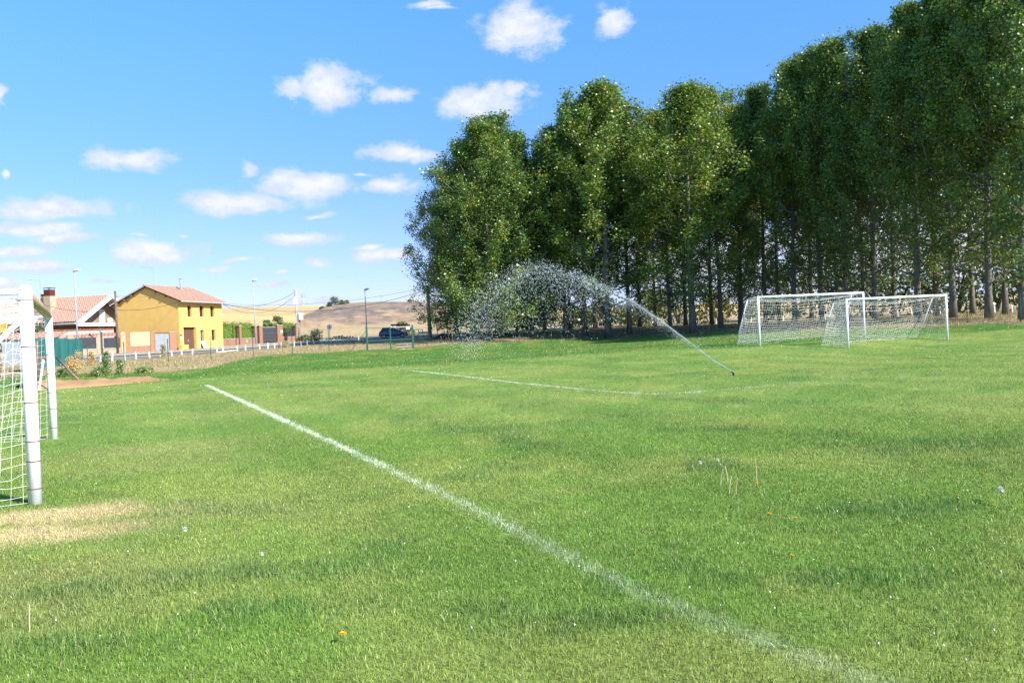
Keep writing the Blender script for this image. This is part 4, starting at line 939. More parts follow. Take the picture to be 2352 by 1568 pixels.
# ------------------------------------------------------------------ walls, hedge, gate right of the yellow house
pR0 = Z(9, 110, 970); pR1 = Z(9, 1905, 885)
FD, LD = wallframe(pR0, 99.5, pR1, 112)
ew = empty('boundary_wall', FD.o, FD.rz); tag(ew, 'red brick boundary wall with capped pillars right of the yellow house', 'wall')
def rr_(x0, x1, y0, y1, y=0): return fr(FD, 9, x0, x1, y0, y1, y)
for (x0, x1, y0, y1, yb) in ((100, 480, 862, 850, 965), (530, 870, 845, 838, 950), (1520, 1830, 808, 800, 900)):
    a, b, c, d = rr_(x0, x1, (y0+y1)/2, yb); MB().box(a, b, 0, .25, -.5, d-.05).build('wall_panel', M['brick2'], ew); MB().box(a, b, -.04, .29, d-.05, d+.02).build('coping', M['cap'], ew)
for (x0, x1, y0, yb) in ((470, 535, 545, 950), (858, 905, 550, 950), (945, 1040, 545, 935), (1378, 1522, 535, 915), (1822, 1903, 540, 890)):
    a, b, c, d = rr_(x0, x1, y0, yb); pl = MB().box(a, b, -.12, .40, -.5, d).build('pillar', M['brick2'], ew); MB().box(a-.06, b+.06, -.18, .46, d, d+.10).build('cap', M['cap'], pl)
a, b, c, d = rr_(1528, 1828, 590, 800); f = MB()
for k in range(41): f.box(a+(b-a)*k/40-.008, a+(b-a)*k/40+.008, .1, .12, c, d)
for k in range(11): f.box(a, b, .122, .135, c+(d-c)*k/10-.01, c+(d-c)*k/10+.01)
f.build('mesh_panel', M['darkgate'], ew)
a, b, c, d = rr_(1455, 1508, 650, 705); MB().box(a, b, -.16, -.122, c, d).build('notice', M['white'], ew)
a, b, c, d = rr_(645, 690, 880, 930); MB().box(a, b, -.03, .0-.003, c, d).build('vent', M['galv'], ew)
gt = empty('driveway_gate', FD.o, FD.rz); tag(gt, 'dark grey sliding driveway gate between brick pillars', 'gate')
a, b, c, d = rr_(1042, 1378, 578, 915)
zz = np.linspace(c, d, 5)
for k in range(4): MB().box(a+.02, b-.02, .05, .11, zz[k]+.015, zz[k+1]-.015).build('panel', M['darkgate'], gt)
MB().box(a+.02, b-.02, .02, .049, d-.02, d+.05).build('top_rail', M['galv'], gt)
g2_ = empty('side_gate', FD.o, FD.rz); tag(g2_, 'narrow dark green side gate between the street lamp and the brick pillar', 'gate')
a, b, c, d = rr_(907, 944, 575, 935); MB().box(a, b, .05, .1, c, d).build('leaf', M['greygate'], g2_); MB().box(a, a+.12, .02, .12, c, d+.03).build('frame', M['greenmetal'], g2_)
def hedge(x0, x1, yt, label, seed, y_off=.35, dep=1.0):
    a, b, c, d = rr_(x0, x1, yt, 900, y_off); t = empty('hedge', FD.o, FD.rz); tag(t, label, 'hedge')
    rg = np.random.default_rng(seed); n = int((b-a)*(d+.3)*26); cen = np.c_[a+rg.random(n)*(b-a), y_off+.1+rg.random(n)*dep, -.2+rg.random(n)*(d+.15)]
    V, F, C = leafcloud(cen, .10*np.ones(n), 14, .11, (.15,.26,.03), (.34,.46,.06), seed, 1, 0); leaf_obj('foliage', V, F, C, t)
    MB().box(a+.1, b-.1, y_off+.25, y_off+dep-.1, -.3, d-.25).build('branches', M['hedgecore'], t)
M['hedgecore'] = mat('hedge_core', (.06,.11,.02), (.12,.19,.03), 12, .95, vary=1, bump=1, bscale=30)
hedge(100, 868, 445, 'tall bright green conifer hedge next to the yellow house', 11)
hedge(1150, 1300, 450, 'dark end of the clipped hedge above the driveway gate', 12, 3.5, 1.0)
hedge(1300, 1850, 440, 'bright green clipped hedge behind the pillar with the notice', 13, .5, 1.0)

# ------------------------------------------------------------------ green sheet fence and odd posts at the left
a = gp(60, 47); b = gp(191, 63); F5 = Frame((a.x, a.y, a.z), math.atan2(b.y-a.y, b.x-a.x)); L5 = (b-a).length
gs = empty('sheet_fence', F5.o, F5.rz); tag(gs, 'green corrugated sheet fence left of the pitch', 'fence')
tl = [F5.front(v)[1] for v in ((126.4, 777), (190, 779))]; xs5 = [F5.front((126.4, 777))[0], F5.front((190, 779))[0]]
n = 240; V = []; F = []
for i in range(n+1):
    x = L5*i/n; yy = .035*math.sin(x*2*math.pi/.22)+.06*math.sin(x*1.7); zt = np.interp(x, xs5, tl)+.03*math.sin(int(x/1.1)*2.3); zbm = tz1(*(F5.M @ Vector((x, 0, 0))).xy)-F5.o.z-.1
    V += [(x, yy, zbm), (x, yy, zt)]
    if i < n: F.append((2*i, 2*i+2, 2*i+3, 2*i+1))
mb = MB(); mb.v = V; mb.f = F; mb.build('sheet', M['greensheet'], gs)
for k in range(5):
    x = L5*(k+.4)/5; MB().tube([(x, .1, -.3), (x, .1, float(np.interp(x, xs5, tl))-.1)], .04, 8).build('post', M['rustwood'], gs)
def strut(name, v0, D0_, v1, D1_, r, mt, label, cat):
    p, q = at(*v0, D0_), at(*v1, D1_); o = MB().tube([(0,0,0), q-p], r, 8).build(name, mt, None, True); o.location = p; tag(o, label, cat); return o
pb = hit(184, 874); pt = at(130, 821, pb.y+3.5)
o = MB().tube([(0,0,-.05), pt-pb], .055, 8).build('leaning_post', M['rustwood'], None, True); o.location = pb; tag(o, 'reddish pole leaning from the soil heap towards the green fence', 'pole')
b0 = gp(202, 55.0); pt = at(189.5, 789, 58)
# things seen through the near goal
def upright(name, px, D, ytop, r, mt, label, cat='post'):
    b = gp(px, D); tp = at(px, ytop, D); o = MB().tube([(0,0,-.1), (0,0,tp.z-b.z)], [r, r*.9], 8).build(name, mt, None, True); o.location = b; tag(o, label, cat); return o
upright('wooden_post', 88, 36, 782, .10, M['wood'], 'rough brown wooden post seen between the near goal posts')
tw = empty('timber_trestle', gp(104, 33)); tag(tw, 'pale timber trestle behind the near goal', 'trestle')
MB().tube([(-.28,0,-.05), (.0,0,1.32)], .05, 6).build('leg', M['pale'], tw); MB().tube([(.28,.05,-.05), (.04,.05,1.32)], .05, 6).build('leg', M['rustwood'], tw); MB().cbox((.02,.02,1.36), (.3,.14,.1)).build('head', M['tiledark'], tw)
ob = empty('orange_board', gp(4, 40)); tag(ob, 'orange board standing behind the near goal net', 'board')
c0 = at(-14, 765, 40)-ob.location; c1 = at(14, 730, 40)-ob.location
MB().box(c0.x, c1.x, -.02, .02, c0.z, c1.z).build('panel', M['orange'], ob); MB().tube([(-.1,.08,-.05), (-.1,.08,c1.z)], .04, 6).build('leg', M['wood'], ob)
gsh = empty('grey_shed', gp(60, 60), .2); tag(gsh, 'low grey board shed behind the near goal', 'shed')
MB().box(-1.6, 2.0, 0, 2.4, -.2, 2.0).build('wall', M['greygate'], gsh); f = MB(); tile_roof(f, (-1.8,-.2,1.98), (2.2,-.2,1.98), (-1.8,2.6,2.5), (2.2,2.6,2.5), .3, 6); f.build('roof', M['tile'], gsh)
# weeds at the heap
for q, (px, D, w, h, dry_, lb) in enumerate([(245,43,.5,1.3,0,'tall thin green weed right of the leaning pole'),(228,42,1.3,.45,0,'bushy green weeds behind the soil heap'),(275,43,.4,.8,0,'feathery weed beside the tall thin weed'),(180,50,.8,1.1,1,'tall dry grass clump in front of the green fence'),(166,46,.8,.9,1,'straw coloured clump left of the leaning pole'),
      (150,42,1.3,.45,0,'dark green weeds at the foot of the green fence'),(330,44,1.4,.35,0,'low green weeds right of the soil heap'),(375,70,.6,1.2,1,'dry spindly bush before the grey gate'),(655,86,1.4,.7,1,'dry thistle bush in front of the driveway pillars'),(210,58,.5,1.0,1,'dry brown stalks at the end of the green fence')]):
    bush('weed_clump', gp(px, D), w, h, lb, 'weeds', None, (.42,.32,.17) if dry_ else (.10,.18,.05), (.62,.48,.28) if dry_ else (.22,.32,.11), .055 if D < 60 else .06, 60, 24, 500+q, None, 8, .10)
# ------------------------------------------------------------------ perimeter fence
FP = [(202,835,55),(286,837,56),(387,833,58),(485,828,60),(582,822,62),(672,814,64),(756,809,66)]
FQ = [(1040,794,71),(1117,790,72),(1193,786,74),(1267,782.6,75.5),(1337,777,77),(1405,772,78.5),(1469,768,79),(1540,765,76),(1620,762,72),(1700,758,68)]
def fence(pts, label, heights, name='mesh_fence', braces=()):
    g0 = gp(pts[0][0], pts[0][2]); t = empty(name, g0); tag(t, label, 'fence'); tops = []; bots = []
    for k, (px, py, D) in enumerate(pts):
        b = gp(px, D)-g0; h = heights[k] if isinstance(heights, (list, tuple)) else heights; tops.append(b+Vector((0,0,h))); bots.append(b)
        MB().tube([b-Vector((0,0,.1)), b+Vector((0,0,h))], .028, 8).build('post', M['greenmetal'] if k else M['wood'], t)
    w = MB()
    for (a, b, c, d) in zip(bots[:-1], bots[1:], tops[:-1], tops[1:]):
        for f_ in (0.03, .5, .97): w.tube([a.lerp(c, f_), b.lerp(d, f_)], .006, 3, False)
        n = int((b-a).length/.32)
        for k in range(n):
            for s in (0, 1):
                u0, u1 = k/n, (k+3)/n
                if u1 > 1: continue
                if s: u0, u1 = u1, u0
                w.tube([a.lerp(b, u0).lerp(c.lerp(d, u0), .03), a.lerp(b, u1).lerp(c.lerp(d, u1), .97)], .0028, 3, False)
    w.build('wire_mesh', M['greenmetal'], t)
    for (b, e) in braces: MB().tube([b-g0, e-g0], .025, 6).build('brace', M['greenmetal'], t)
    return t
fence(FP, 'thin green post and wire fence left of the green gate', [1.35,1.6,1.75,1.85,1.9,1.95,1.95])
fence(FQ, 'green wire mesh fence in front of the poplars', 1.95)
FS = [(1985,0,58),(2100,0,55),(2222,0,50),(2345,0,46.5)]
fence(FS, 'thin wire fence under the rightmost poplars', 1.7)
# gate
gA, gB, gC = gp(844, 68), gp(898, 69), gp(949, 70); t = empty('pitch_gate', gA, math.atan2(gC.y-gA.y, gC.x-gA.x)); tag(t, 'dark green metal gate frame at the far side of the pitch', 'gate')
Lg = (gC-gA).length; xm = (gB-gA).length
for x, w in ((0, .13), (Lg, .14), (xm, .09)): MB().box(x-w/2, x+w/2, -w/2, w/2, -.1, 2.05 if x != xm else 1.95).build('post', M['greenmetal'], t)
MB().box(.07, xm-.05, -.025, .025, 1.88, 1.93).build('rail', M['greenmetal'], t); MB().box(.07, Lg-.08, -.055, -.03, .80, .86).build('rail', M['greenmetal'], t)
MB().box(xm+.05, Lg-.08, -.03, .03, 1.88, 1.95).build('rail', M['galv'], t, label='bright bare metal top rail')
MB().box(xm+.5, Lg-.08, -.02, .02, .45, .48).build('rail', M['galv'], t); MB().box(xm+.5, Lg-.08, -.02, .02, .18, .21).build('rail', M['galv'], t)
MB().box(xm+.8, Lg-.08, -.06, .02, -.05, .0).build('rail', M['white'], t, label='white bottom rail'); MB().box(Lg-.6, Lg-.25, -.05, -.035, 1.68, 1.87).build('notice', M['white'], t)
for (x0, x1) in ((0, -1.5), (Lg, Lg+1.6)): MB().tube([(x0, 0, 1.75), (x1, 0, -.05)], .022, 6).build('brace', M['greenmetal'], t)
# ------------------------------------------------------------------ lamps, poles, wires
def lamp(px, D, ytop, label, arm=.35, base_y=None):
    b = gp(px, D); tp = at(px-(800-ytop)*.04+3, ytop, D).z-b.z; t = empty('street_lamp', b); tag(t, label, 'street lamp', 'street lamps along the road')
    MB().tube([(0,0,-.1), (0,0,tp-.15)], [.085, .05], 10).build('pole', M['galv'], t, True)
    h = MB(); h.tube([(-.12,0,tp-.18), (.0,0,tp-.06), (.25,0,tp), (arm+.25,0,tp+.03)], [.05,.15,.15,.05], 8); h.build('lamp_head', M['lamp'], t, True)
lamp(180, 78, 620, 'tall grey street lamp in front of the left house')
lamp(588, 99, 643, 'grey street lamp beside the side gate and tall hedge')
lamp(843, 108, 664, 'grey street lamp left of the parked blue car')
bL = gp(100, 112); t = empty('street_lamp', bL); tag(t, 'thin street lamp with a long arm behind the left house', 'street lamp', 'street lamps along the road')
zl = at(88, 642, 112).z-bL.z; MB().tube([(0,0,-.1), (0,0,zl)], [.08,.05], 8).build('pole', M['galv'], t); MB().tube([(0,0,zl), (-.8,0,zl+.08), (-1.5,0,zl+.08)], [.03,.05,.1], 8).build('lamp_head', M['lamp'], t)
def pole(px, D, ytop, r0, r1, mt, label, lean=0):
    b = gp(px, D); tp = at(px-(790-ytop)*.04, ytop, D); t = empty('utility_pole', b); tag(t, label, 'utility pole', 'utility poles')
    top = Vector((lean, 0, tp.z-b.z)); MB().tube([(0,0,-.1), top], [r0, r1], 10).build('pole', mt, t, True); return t, b+top
pA, tA = pole(271, 84, 668, .14, .11, M['wood'], 'brown wooden pole between the two houses')
pB, tB = pole(688, 108, 665, .26, .17, M['concrete'], 'pale concrete utility pole at the end of the brick wall', -.25)
pC, tC = pole(988, 92, 655, .24, .17, M['concrete'], 'dark utility pole at the left edge of the poplars', -.05)
MB().box(.12, .65, -.35, -.05, 2.9, 3.85).build('meter_box', M['white'], pB); MB().tube([(-.15,-.2,0),(-.25,-.2,6.2)], .04, 6).build('conduit', M['pale'], pB); MB().box(-.5, -.15, -.35, -.1, 5.0, 6.0).build('junction_box', M['white'], pB)
MB().box(-.05, .35, -.03, .03, 6.0, 6.06).build('cross_arm', M['wood'], pA)
def cable(a, b, sag_, label, r=.022):
    a, b = Vector(a), Vector(b); pts = [a.lerp(b, k/24)-Vector((0,0,sag_*4*(k/24)*(1-k/24))) for k in range(25)]
    o = MB().tube([p-a for p in pts], r, 4).build('overhead_cable', M['wire']); o.location = a; tag(o, label, 'cable', 'overhead cables')
ca = FH.M @ Vector((.15, -.1, ze-.15)); cb_ = FH.M @ Vector((.15, Lf+.1, ze-.2))
cable(cb_, tB-Vector((0,0,.3)), 1.0, 'upper cable from the yellow house to the concrete pole'); cable(cb_-Vector((0,0,.1)), tB-Vector((0,0,.7)), 1.7, 'lower cable from the yellow house to the concrete pole')
cable(cb_-Vector((0,0,.05)), tC-Vector((0,0,.5)), 1.6, 'long cable from the yellow house to the pole by the poplars'); cable(cb_+Vector((0,0,.05)), tC-Vector((0,0,.2)), .9, 'topmost long cable reaching the pole by the poplars', .012)
cable(ca+Vector((0,-.15,0)), tA-Vector((0,0,2.0)), .35, 'cable across the yellow gable to the wooden pole'); cable(tA-Vector((0,0,2.0)), at(60, 685, 90), .7, 'cable crossing in front of the pink tiled roof')
cable(tA-Vector((0,0,.4)), FH.M @ Vector((xa*.3, -.1, ze+1)), .4, 'thin cable over the yellow gable', .010)
# aerial
b = FH.M @ Vector((xl+1.2, 5.0, ze+.2)); tp = at(290.5, 614, b.y); t = empty('tv_aerial', b); tag(t, 'tall thin television aerial behind the yellow house', 'aerial')
zt = tp.z-b.z; MB().tube([(0,0,-.5), (0,0,zt)], .022, 5).build('mast', M['galv'], t); f = MB(); f.tube([(-.0,0,zt-.1), (-1.5,0,zt-.1)], .015, 4)
for k in range(9): f.tube([(-.1-.16*k,-.12,zt-.1), (-.1-.16*k,.12,zt-.1)], .008, 3)
f.tube([(-.1,0,zt-.1), (-.4,0,zt+.35)], .01, 3); f.tube([(-.1,0,zt-.2), (-.35,0,zt-.6)], .01, 3); f.build('antenna', M['galv'], t)
# pylons
def pylon(px, yb, yt, D, label):
    b = at(px, yb, D); H = at(px, yt, D).z-b.z; t = empty('power_pylon', b); tag(t, label, 'pylon', 'power pylons on the horizon'); f = MB(); w = H*.09
    lv = [(0, w), (.4, w*.55), (.75, w*.3), (1, .1)]
    for (s1, s2) in ((-1,-1),(1,-1),(1,1),(-1,1)): f.tube([(s1*v, s2*v, H*z) for z, v in lv], .16, 4)
    for (z0, v0), (z1, v1) in zip(lv[:-1], lv[1:]):
        for s in (-1, 1): f.tube([(-v0, s*v0, H*z0), (v1, s*v1, H*z1)], .10, 3); f.tube([(v0, s*v0, H*z0), (-v1, s*v1, H*z1)], .10, 3)
    f.build('lattice', M['galv'], t); f = MB()
    for z, v in ((.78, .16), (.88, .20), (.98, .15)): f.tube([(-H*v, 0, H*z), (H*v, 0, H*z)], .14, 4)
    f.build('cross_arm', M['galv'], t)
pylon(697, 712, 674, 520, 'faint lattice pylon right of the concrete pole'); pylon(954, 696, 662, 420, 'lattice pylon on the skyline left of the poplars')
for (px, yb, yt, lb) in ((744, 711, 680, 'thin distant pole above the brown hill slope'), (876, 696, 679, 'tiny distant pole on the crest of the brown hill')):
    b = at(px, yb, 300); h = at(px, yt, 300).z-b.z; t = empty('distant_pole', b); tag(t, lb, 'pole'); MB().tube([(0,0,-4), (0,0,h)], .11, 6).build('shaft', M['galv'], t); MB().box(-1.0, 1.0, -.08, .08, h-.35, h-.2).build('cross_arm', M['galv'], t)
# round sign
sgp = gp(758, 97); t = empty('road_sign', sgp); tag(t, 'small round white road sign on a thin post', 'road sign')
MB().tube([(0,0,-.1),(0,0,2.15)], .03, 6).build('post', M['galv'], t); MB().tube([(0,-.05,1.85),(0,-.02,1.85)], .30, 24).build('disc', M['white'], t)
MB().cbox((0,-.056,1.85), (.07,.008,.34)).build('mark', M['darkgate'], t)
# ------------------------------------------------------------------ white roadside posts
wp_px = [(202,66),(231,67),(258,68.5),(287,69.5),(313,70.5),(344,71.5),(369,72.5),(395,73.5),(418,75),(442,76),(499,79),(546,80.5),(564,81.5),(597,83),(616,84),(631,84.5),(646,85.5),(661,86.5),(676,87.5),(692,88.5),(706,89.5),(721,90.5),(739,92),(749,93),(761,94),(773,95),(787,96),(800,97),(812,98),(824,99)]
wp2 = [(1022,108),(1072,107),(1145,107),(1160,107),(1215,107),(1255,107),(1274,107),(1293,107),(1318,106),(1350,106),(1399,106),(1423,106),(1445,105),(1492,105),(1514,104),(1534,104),(1555,103),(1576,103),(1604,102),(1645,101),(1700,100),(1725,99),(1753,98),(1800,97),(1824,96),(1865,94),(1895,93),(1940,92),(1990,90),(2018,89),(2062,88),(2095,87),(2160,85),(2232,82),(2285,79),(2325,78)]
pm = MB().add([(-.065,-.055,-.1),(.065,-.055,-.1),(.065,.055,-.1),(-.065,.055,-.1),(-.055,-.05,.52),(.055,-.05,.52),(.055,.05,.52),(-.055,.05,.52),(0,0,.57)], [(0,3,2,1),(0,1,5,4),(1,2,6,5),(2,3,7,6),(3,0,4,7),(4,5,8),(5,6,8),(6,7,8),(7,4,8)]).build('roadside_post', M['kerbpost'])
ONE = ['first','second','third','fourth','fifth','sixth','seventh','eighth','ninth','tenth','eleventh','twelfth','thirteenth','fourteenth','fifteenth','sixteenth','seventeenth','eighteenth','nineteenth','twentieth']
def word(i): return ONE[i] if i < 20 else ['twenty','thirty','forty'][(i+1)//10-2]+'-'+ONE[(i+1) % 10-1] if (i+1) % 10 else ['twentieth','thirtieth','fortieth'][(i+1)//10-2]
first = True
for lst, lb, gr in ((wp_px, 'short white post beside the road by the houses, %s from the left', 'white posts along the near road edge'), (wp2, 'short white post on dry ground behind the poplars, %s from the left', 'white posts behind the poplars')):
    for n_i, (px, D) in enumerate(lst):
        o = pm if first else pm.copy()
        if not first: COL.objects.link(o)
        first = False; o.location = gp(px, D); o.rotation_euler = (random.uniform(-.08,.08), random.uniform(-.09,.09), random.uniform(0, .3)); o.scale = (.9, .9, random.uniform(.95, 1.2) if lst is wp_px else 1.35); tag(o, lb % word(n_i), 'post', gr)
o = pm.copy(); COL.objects.link(o); o.location = gp(505, 78.5, .06); o.rotation_euler = (0, 1.5, .1); o.scale = (1,1,3); tag(o, 'long white post lying flat on the dry grass', 'post')
o = pm.copy(); COL.objects.link(o); o.location = gp(514, 79.5); o.rotation_euler = (0, -.22, .1); tag(o, 'leaning white post beside the one lying flat', 'post')
# ------------------------------------------------------------------ car
def make_car(loc, rz):
    t = empty('parked_car', loc, rz); tag(t, 'dark blue five door hatchback parked beyond the gate', 'car')
    Lc, Wc = 3.75, 1.6
    def loft(st, name, mt, parent=t):
        mb = MB()
        for (x, pts) in st: mb.v += [(x, y, z) for y, z in pts]
        k = len(st[0][1]); 
        for i in range(len(st)-1):
            for j in range(k): a = i*k+j; b = i*k+(j+1) % k; mb.f.append((a, b, b+k, a+k))
        mb.f.append(tuple(range(k))[::-1]); mb.f.append(tuple((len(st)-1)*k+j for j in range(k))); return mb.build(name, mt, parent)
    def sec(w, z0, z1, tz_): h = w/2; return [(-h*.96, z0), (-h, (z0+z1)*.5), (-h*.97, z1), (-h*.7, tz_), (h*.7, tz_), (h*.97, z1), (h, (z0+z1)*.5), (h*.96, z0)]
    st = [(-1.86, sec(1.36,.42,.72,.80)), (-1.78, sec(1.52,.26,.84,.93)), (-1.2, sec(1.6,.22,.88,.94)), (0, sec(1.62,.2,.88,.94)), (.85, sec(1.6,.22,.86,.93)), (1.45, sec(1.54,.24,.76,.84)), (1.80, sec(1.42,.28,.64,.70)), (1.88, sec(1.3,.36,.56,.62))]
    body = loft(st, 'body', M['carpaint'])
    def gs_(w0, w1, z0, z1): return [(-w0/2, z0), (-w1/2, z1), (w1/2, z1), (w0/2, z0)]
    loft([(-1.72, gs_(1.42,1.38,.90,.96)), (-1.35, gs_(1.48,1.14,.90,1.34)), (-.9, gs_(1.5,1.16,.90,1.375)), (.05, gs_(1.5,1.14,.90,1.36)), (.95, gs_(1.46,1.36,.88,.93))], 'windows', M['glass'])
    rf_ = MB(); 
    loft([(-1.42, gs_(1.16,1.10,1.33,1.37)), (-.9, gs_(1.20,1.12,1.365,1.41)), (.0, gs_(1.18,1.10,1.355,1.40)), (.12, gs_(1.16,1.1,1.33,1.345))], 'roof', M['carpaint'])
    for x in (-1.38, -.58, .12):
        f = MB()
        for s in (-1, 1): f.beam((x-(.28 if x < -1 else 0)+(.0 if x < .1 else .42), s*.755, .90), (x, s*.59, 1.36), .05, .07)
        f.build('pillar', M['carpaint'], t)
    for x in (-1.22, 1.15):
        for s in (-1, 1):
            w = MB().tube([(x, s*.66, .28), (x, s*.82, .28)], .28, 18).build('wheel', M['rubber'], t); MB().tube([(x, s*.80, .28), (x, s*.832, .28)], .17, 12).build('rim', M['hub'], w)
    for s in (-1, 1): MB().box(-1.87, -1.80, s*.62-.1, s*.62+.1, .62, .82).build('tail_light', M['red'], t); MB().box(1.82, 1.885, s*.5-.13, s*.5+.13, .50, .62).build('headlight', M['lamp'], t)
    MB().box(-1.93, -1.84, -.68, .68, .36, .50).build('bumper', M['darkgate'], t); MB().box(1.84, 1.93, -.64, .64, .30, .44).build('bumper', M['darkgate'], t)
    MB().box(-1.2, 1.2, -.83, -.80, .50, .54).build('side_strip', M['darkgate'], t); MB().box(-1.2, 1.2, .80, .83, .50, .54).build('side_strip', M['darkgate'], t)
    MB().box(.55, .68, -.92, -.80, .90, 1.0).build('mirror', M['darkgate'], t); MB().box(.55, .68, .80, .92, .90, 1.0).build('mirror', M['darkgate'], t)
make_car(gp(904, 105), math.radians(8))
# ------------------------------------------------------------------ picnic spot by the road
def railing(px0, px1, D, h, label):
    a, b = gp(px0, D), gp(px1, D); L_ = (b-a).length; t = empty('yellow_railing', a, math.atan2(b.y-a.y, b.x-a.x)); tag(t, label, 'railing', 'yellow railings beyond the gate')
    for k in range(3): MB().tube([(L_*k/2,0,-.05),(L_*k/2,0,h)], .045, 6).build('post', M['yellow'], t)
    for z in (h, h*.5): MB().tube([(0,0,z),(L_,0,z)], .04, 6).build('rail', M['yellow'], t)
railing(930, 951, 103, 1.05, 'yellow tubular railing directly right of the blue car'); railing(952, 971, 104, 1.05, 'yellow tubular railing left of the dark utility pole'); railing(1018, 1040, 104, 1.0, 'yellow tubular railing under the shelter right of the pole')
def shelter(px, D, w, d, h, label):
    t = empty('shelter', gp(px, D), .1); tag(t, label, 'shelter', 'small shelters beyond the gate')
    for x in (-w/2, w/2):
        for y in (-d/2, d/2): MB().box(x-.05, x+.05, y-.05, y+.05, -.1, h).build('post', M['pale'], t)
    MB().box(-w/2-.25, w/2+.25, -d/2-.25, d/2+.25, h, h+.16).build('roof', M['brown'], t); MB().box(-w/2, w/2, -d/2-.02, -d/2+.02, h*.5, h*.5+.06).build('rail', M['pale'], t)
shelter(918, 112, 1.8, 1.4, 1.6, 'small brown roofed frame between the car and the bush'); shelter(1016, 106, 1.3, 1.3, 1.9, 'small brown roofed shelter left of the first poplars')
t = empty('bench', gp(976, 98), .1); tag(t, 'pale green bench left of the dark utility pole', 'bench')
MB().box(-.75,.75,-.2,.2,.40,.45).build('seat', M['pale'], t); MB().box(-.75,.75,.2,.24,.55,.85).build('backrest', M['pale'], t)
for x in (-.6,.6): MB().box(x-.04,x+.04,-.18,.22,-.05,.40).build('leg', M['galv'], t)
# low concrete wall and earth bank by the pole
a, b = gp(930, 96), gp(990, 95); t = MB(); L_ = (b-a).length; t.box(0, L_, 0, .25, -.3, .38); o = t.build('low_wall', M['concrete']); o.location = a; o.rotation_euler = (0,0,math.atan2(b.y-a.y,b.x-a.x)); tag(o, 'low grey concrete wall left of the dark utility pole', 'wall')
# rubble bank
V = []; a, b = gp(985, 86), gp(1200, 86); n1_, n2_ = 110, 14
for i in range(n1_):
    for j in range(n2_):
        u, v = i/(n1_-1), j/(n2_-1); p = a.lerp(b, u)+Vector((0, (v-.5)*4, 0)); h = math.sin(math.pi*v)*min(1, 8*u, 5*(1-u))*(.25+.75*random.random())*.65; V.append((p.x, p.y, tz1(p.x, p.y)+h-.05))
mb = MB(); mb.v = V; mb.f = [(i*n2_+j, (i+1)*n2_+j, (i+1)*n2_+j+1, i*n2_+j+1) for i in range(n1_-1) for j in range(n2_-1)]
tag(mb.build('earth_bank', mat('dark_earth', (.10,.08,.06), (.05,.045,.04), 3, .95, bump=1, vary=1)), 'low dark earth bank under the leftmost poplars', 'earth bank')
# ------------------------------------------------------------------ flowers
My = mat('dandelion_yellow', (.85,.52,.01), rough=.7); Mp = mat('seed_head', (.70,.68,.62), rough=.9); Ms = mat('dry_stalk', (.50,.44,.24)); Mgs = mat('green_stalk', (.16,.22,.06))
def flower(px, py, kind, label, group, s=1.0):
    g = hit(px, py+4); t = empty('dandelion', g, random.uniform(0, 6)); tag(t, label, 'flower', group); h = {'y': .05, 'p': .10, 's': .16}[kind]*s; lx = random.uniform(-.03, .03)
    MB().tube([(0,0,-.01),(lx*.3,0,h*.5),(lx,0,h)], .0028*(1.6 if kind == 's' else 1)*max(1, g.y/6), 5).build('stalk', Ms if kind == 's' else Mgs, t)
    f = MB(); n = 34 if kind != 's' else 8; R_f = {'y': .018, 'p': .020, 's': .006}[kind]*s
    for k in range(n):
        ph = math.acos(1-(1.0 if kind == 'y' else 1.9)*(k+.5)/n); th = k*2.4; d = Vector((math.sin(ph)*math.cos(th), math.sin(ph)*math.sin(th), math.cos(ph)*(.45 if kind == 'y' else 1)))
        c = Vector((lx, 0, h)); e = c+d*R_f; sd = d.cross(Vector((0,0,1))); sd = (sd.normalized() if sd.length > .01 else Vector((1,0,0)))*R_f*.28
        f.add([c, e-sd, e+sd*1.0, e+d*R_f*.12], [(0,1,3,2)])
    f.build('petals' if kind == 'y' else 'seed_head', My if kind == 'y' else Mp, t)
flower(795, 1477, 'y', 'bright yellow dandelion at the bottom of the pitch, left of the chalk line', None, 1.1)
flower(1762, 1191, 'y', 'large bright yellow dandelion right of the dry stalks', None, 1.1)
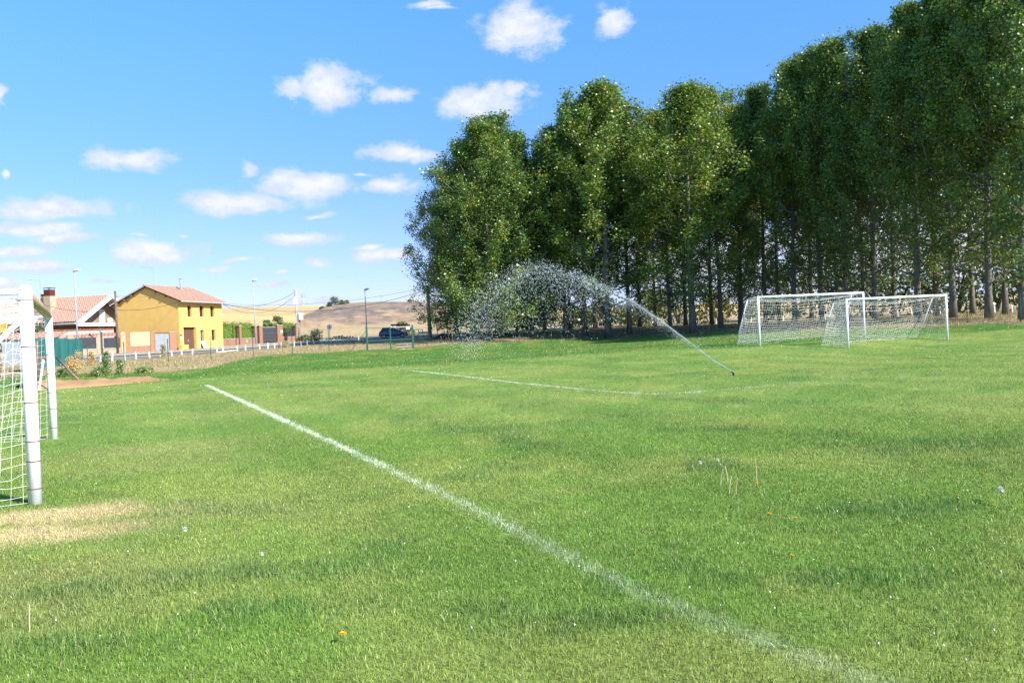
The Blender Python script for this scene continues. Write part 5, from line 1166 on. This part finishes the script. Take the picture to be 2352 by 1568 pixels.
flower(1741, 1118, 'y', 'orange yellow dandelion beside the dry stalks', None)
flower(2303, 1155, 'p', 'white dandelion seed head near the right edge', None, 1.3); flower(428, 1238, 'p', 'pale dandelion seed head right of the dead grass patch', None); flower(600, 1292, 'p', 'white seed head in the darker grass right of the dead patch', None, .7)
flower(1648, 1072, 'p', 'seed head standing among the dry stalks', None, 1.0); flower(1610, 1080, 'p', 'seed head left of the dry stalks', None)
for (px, py, lb) in ((1655,1105,'leftmost bare dandelion stalk below the standing seed head'),(1690,1130,'tallest bare stalk, between the leftmost one and the lone right one'),(1672,1100,'bare pale stalk just behind the tallest one'),(1738,1100,'lone bare stalk behind the orange yellow dandelion'),(1675,1125,'short bare stalk just left of the tallest one')): flower(px, py+4, 's', lb, 'bare stalks in the pitch')
flower(68, 1450, 's', 'bare pale stalk in the bottom left corner', None)
for (px, py, lb) in ((2253,1092,'small dandelion near the right edge, above the white seed head'),(2195,1143,'small dandelion left of the white seed head at the right edge'),(2115,1142,'small dandelion second to the left of the white seed head'),(1828,1120,'tiny dandelion right of the orange yellow one'),(1826,1196,'tiny dandelion just right of the large bright yellow one'),(1824,1283,'tiny dandelion below the large bright yellow one'),(2282,1166,'small dandelion touching the white seed head at the right edge'),(1535,940,'tiny distant dandelion below the bend of the chalk line'),(1380,1045,'lone tiny dandelion in the middle of the pitch')): flower(px, py, 'y', lb, 'small scattered dandelions', .75)
# tiny white clover heads; the same white specks paint in glints of wet drops
n = 800; X, Y, r = sample_field(n, 4, 60, .9, 34); z = tz(X, Y); hh = .03+.03*RNG.random(n); sz = (.0032+.0035*RNG.random(n))*np.maximum(1, r/14)
nearverge = RNG.random(n) < .6; 
V = (np.c_[X, Y, z+hh][:, None]+oc[None]*sz[:, None, None]).reshape(-1, 3); F = (np.arange(n)[:, None, None]*6+of[None]).ravel()
o = mesh_np('clover_and_glints', V, F, 3, M['white']); tag(o, 'tiny white clover heads and painted white glints of drops dotted over the grass', 'flowers', kind='stuff')
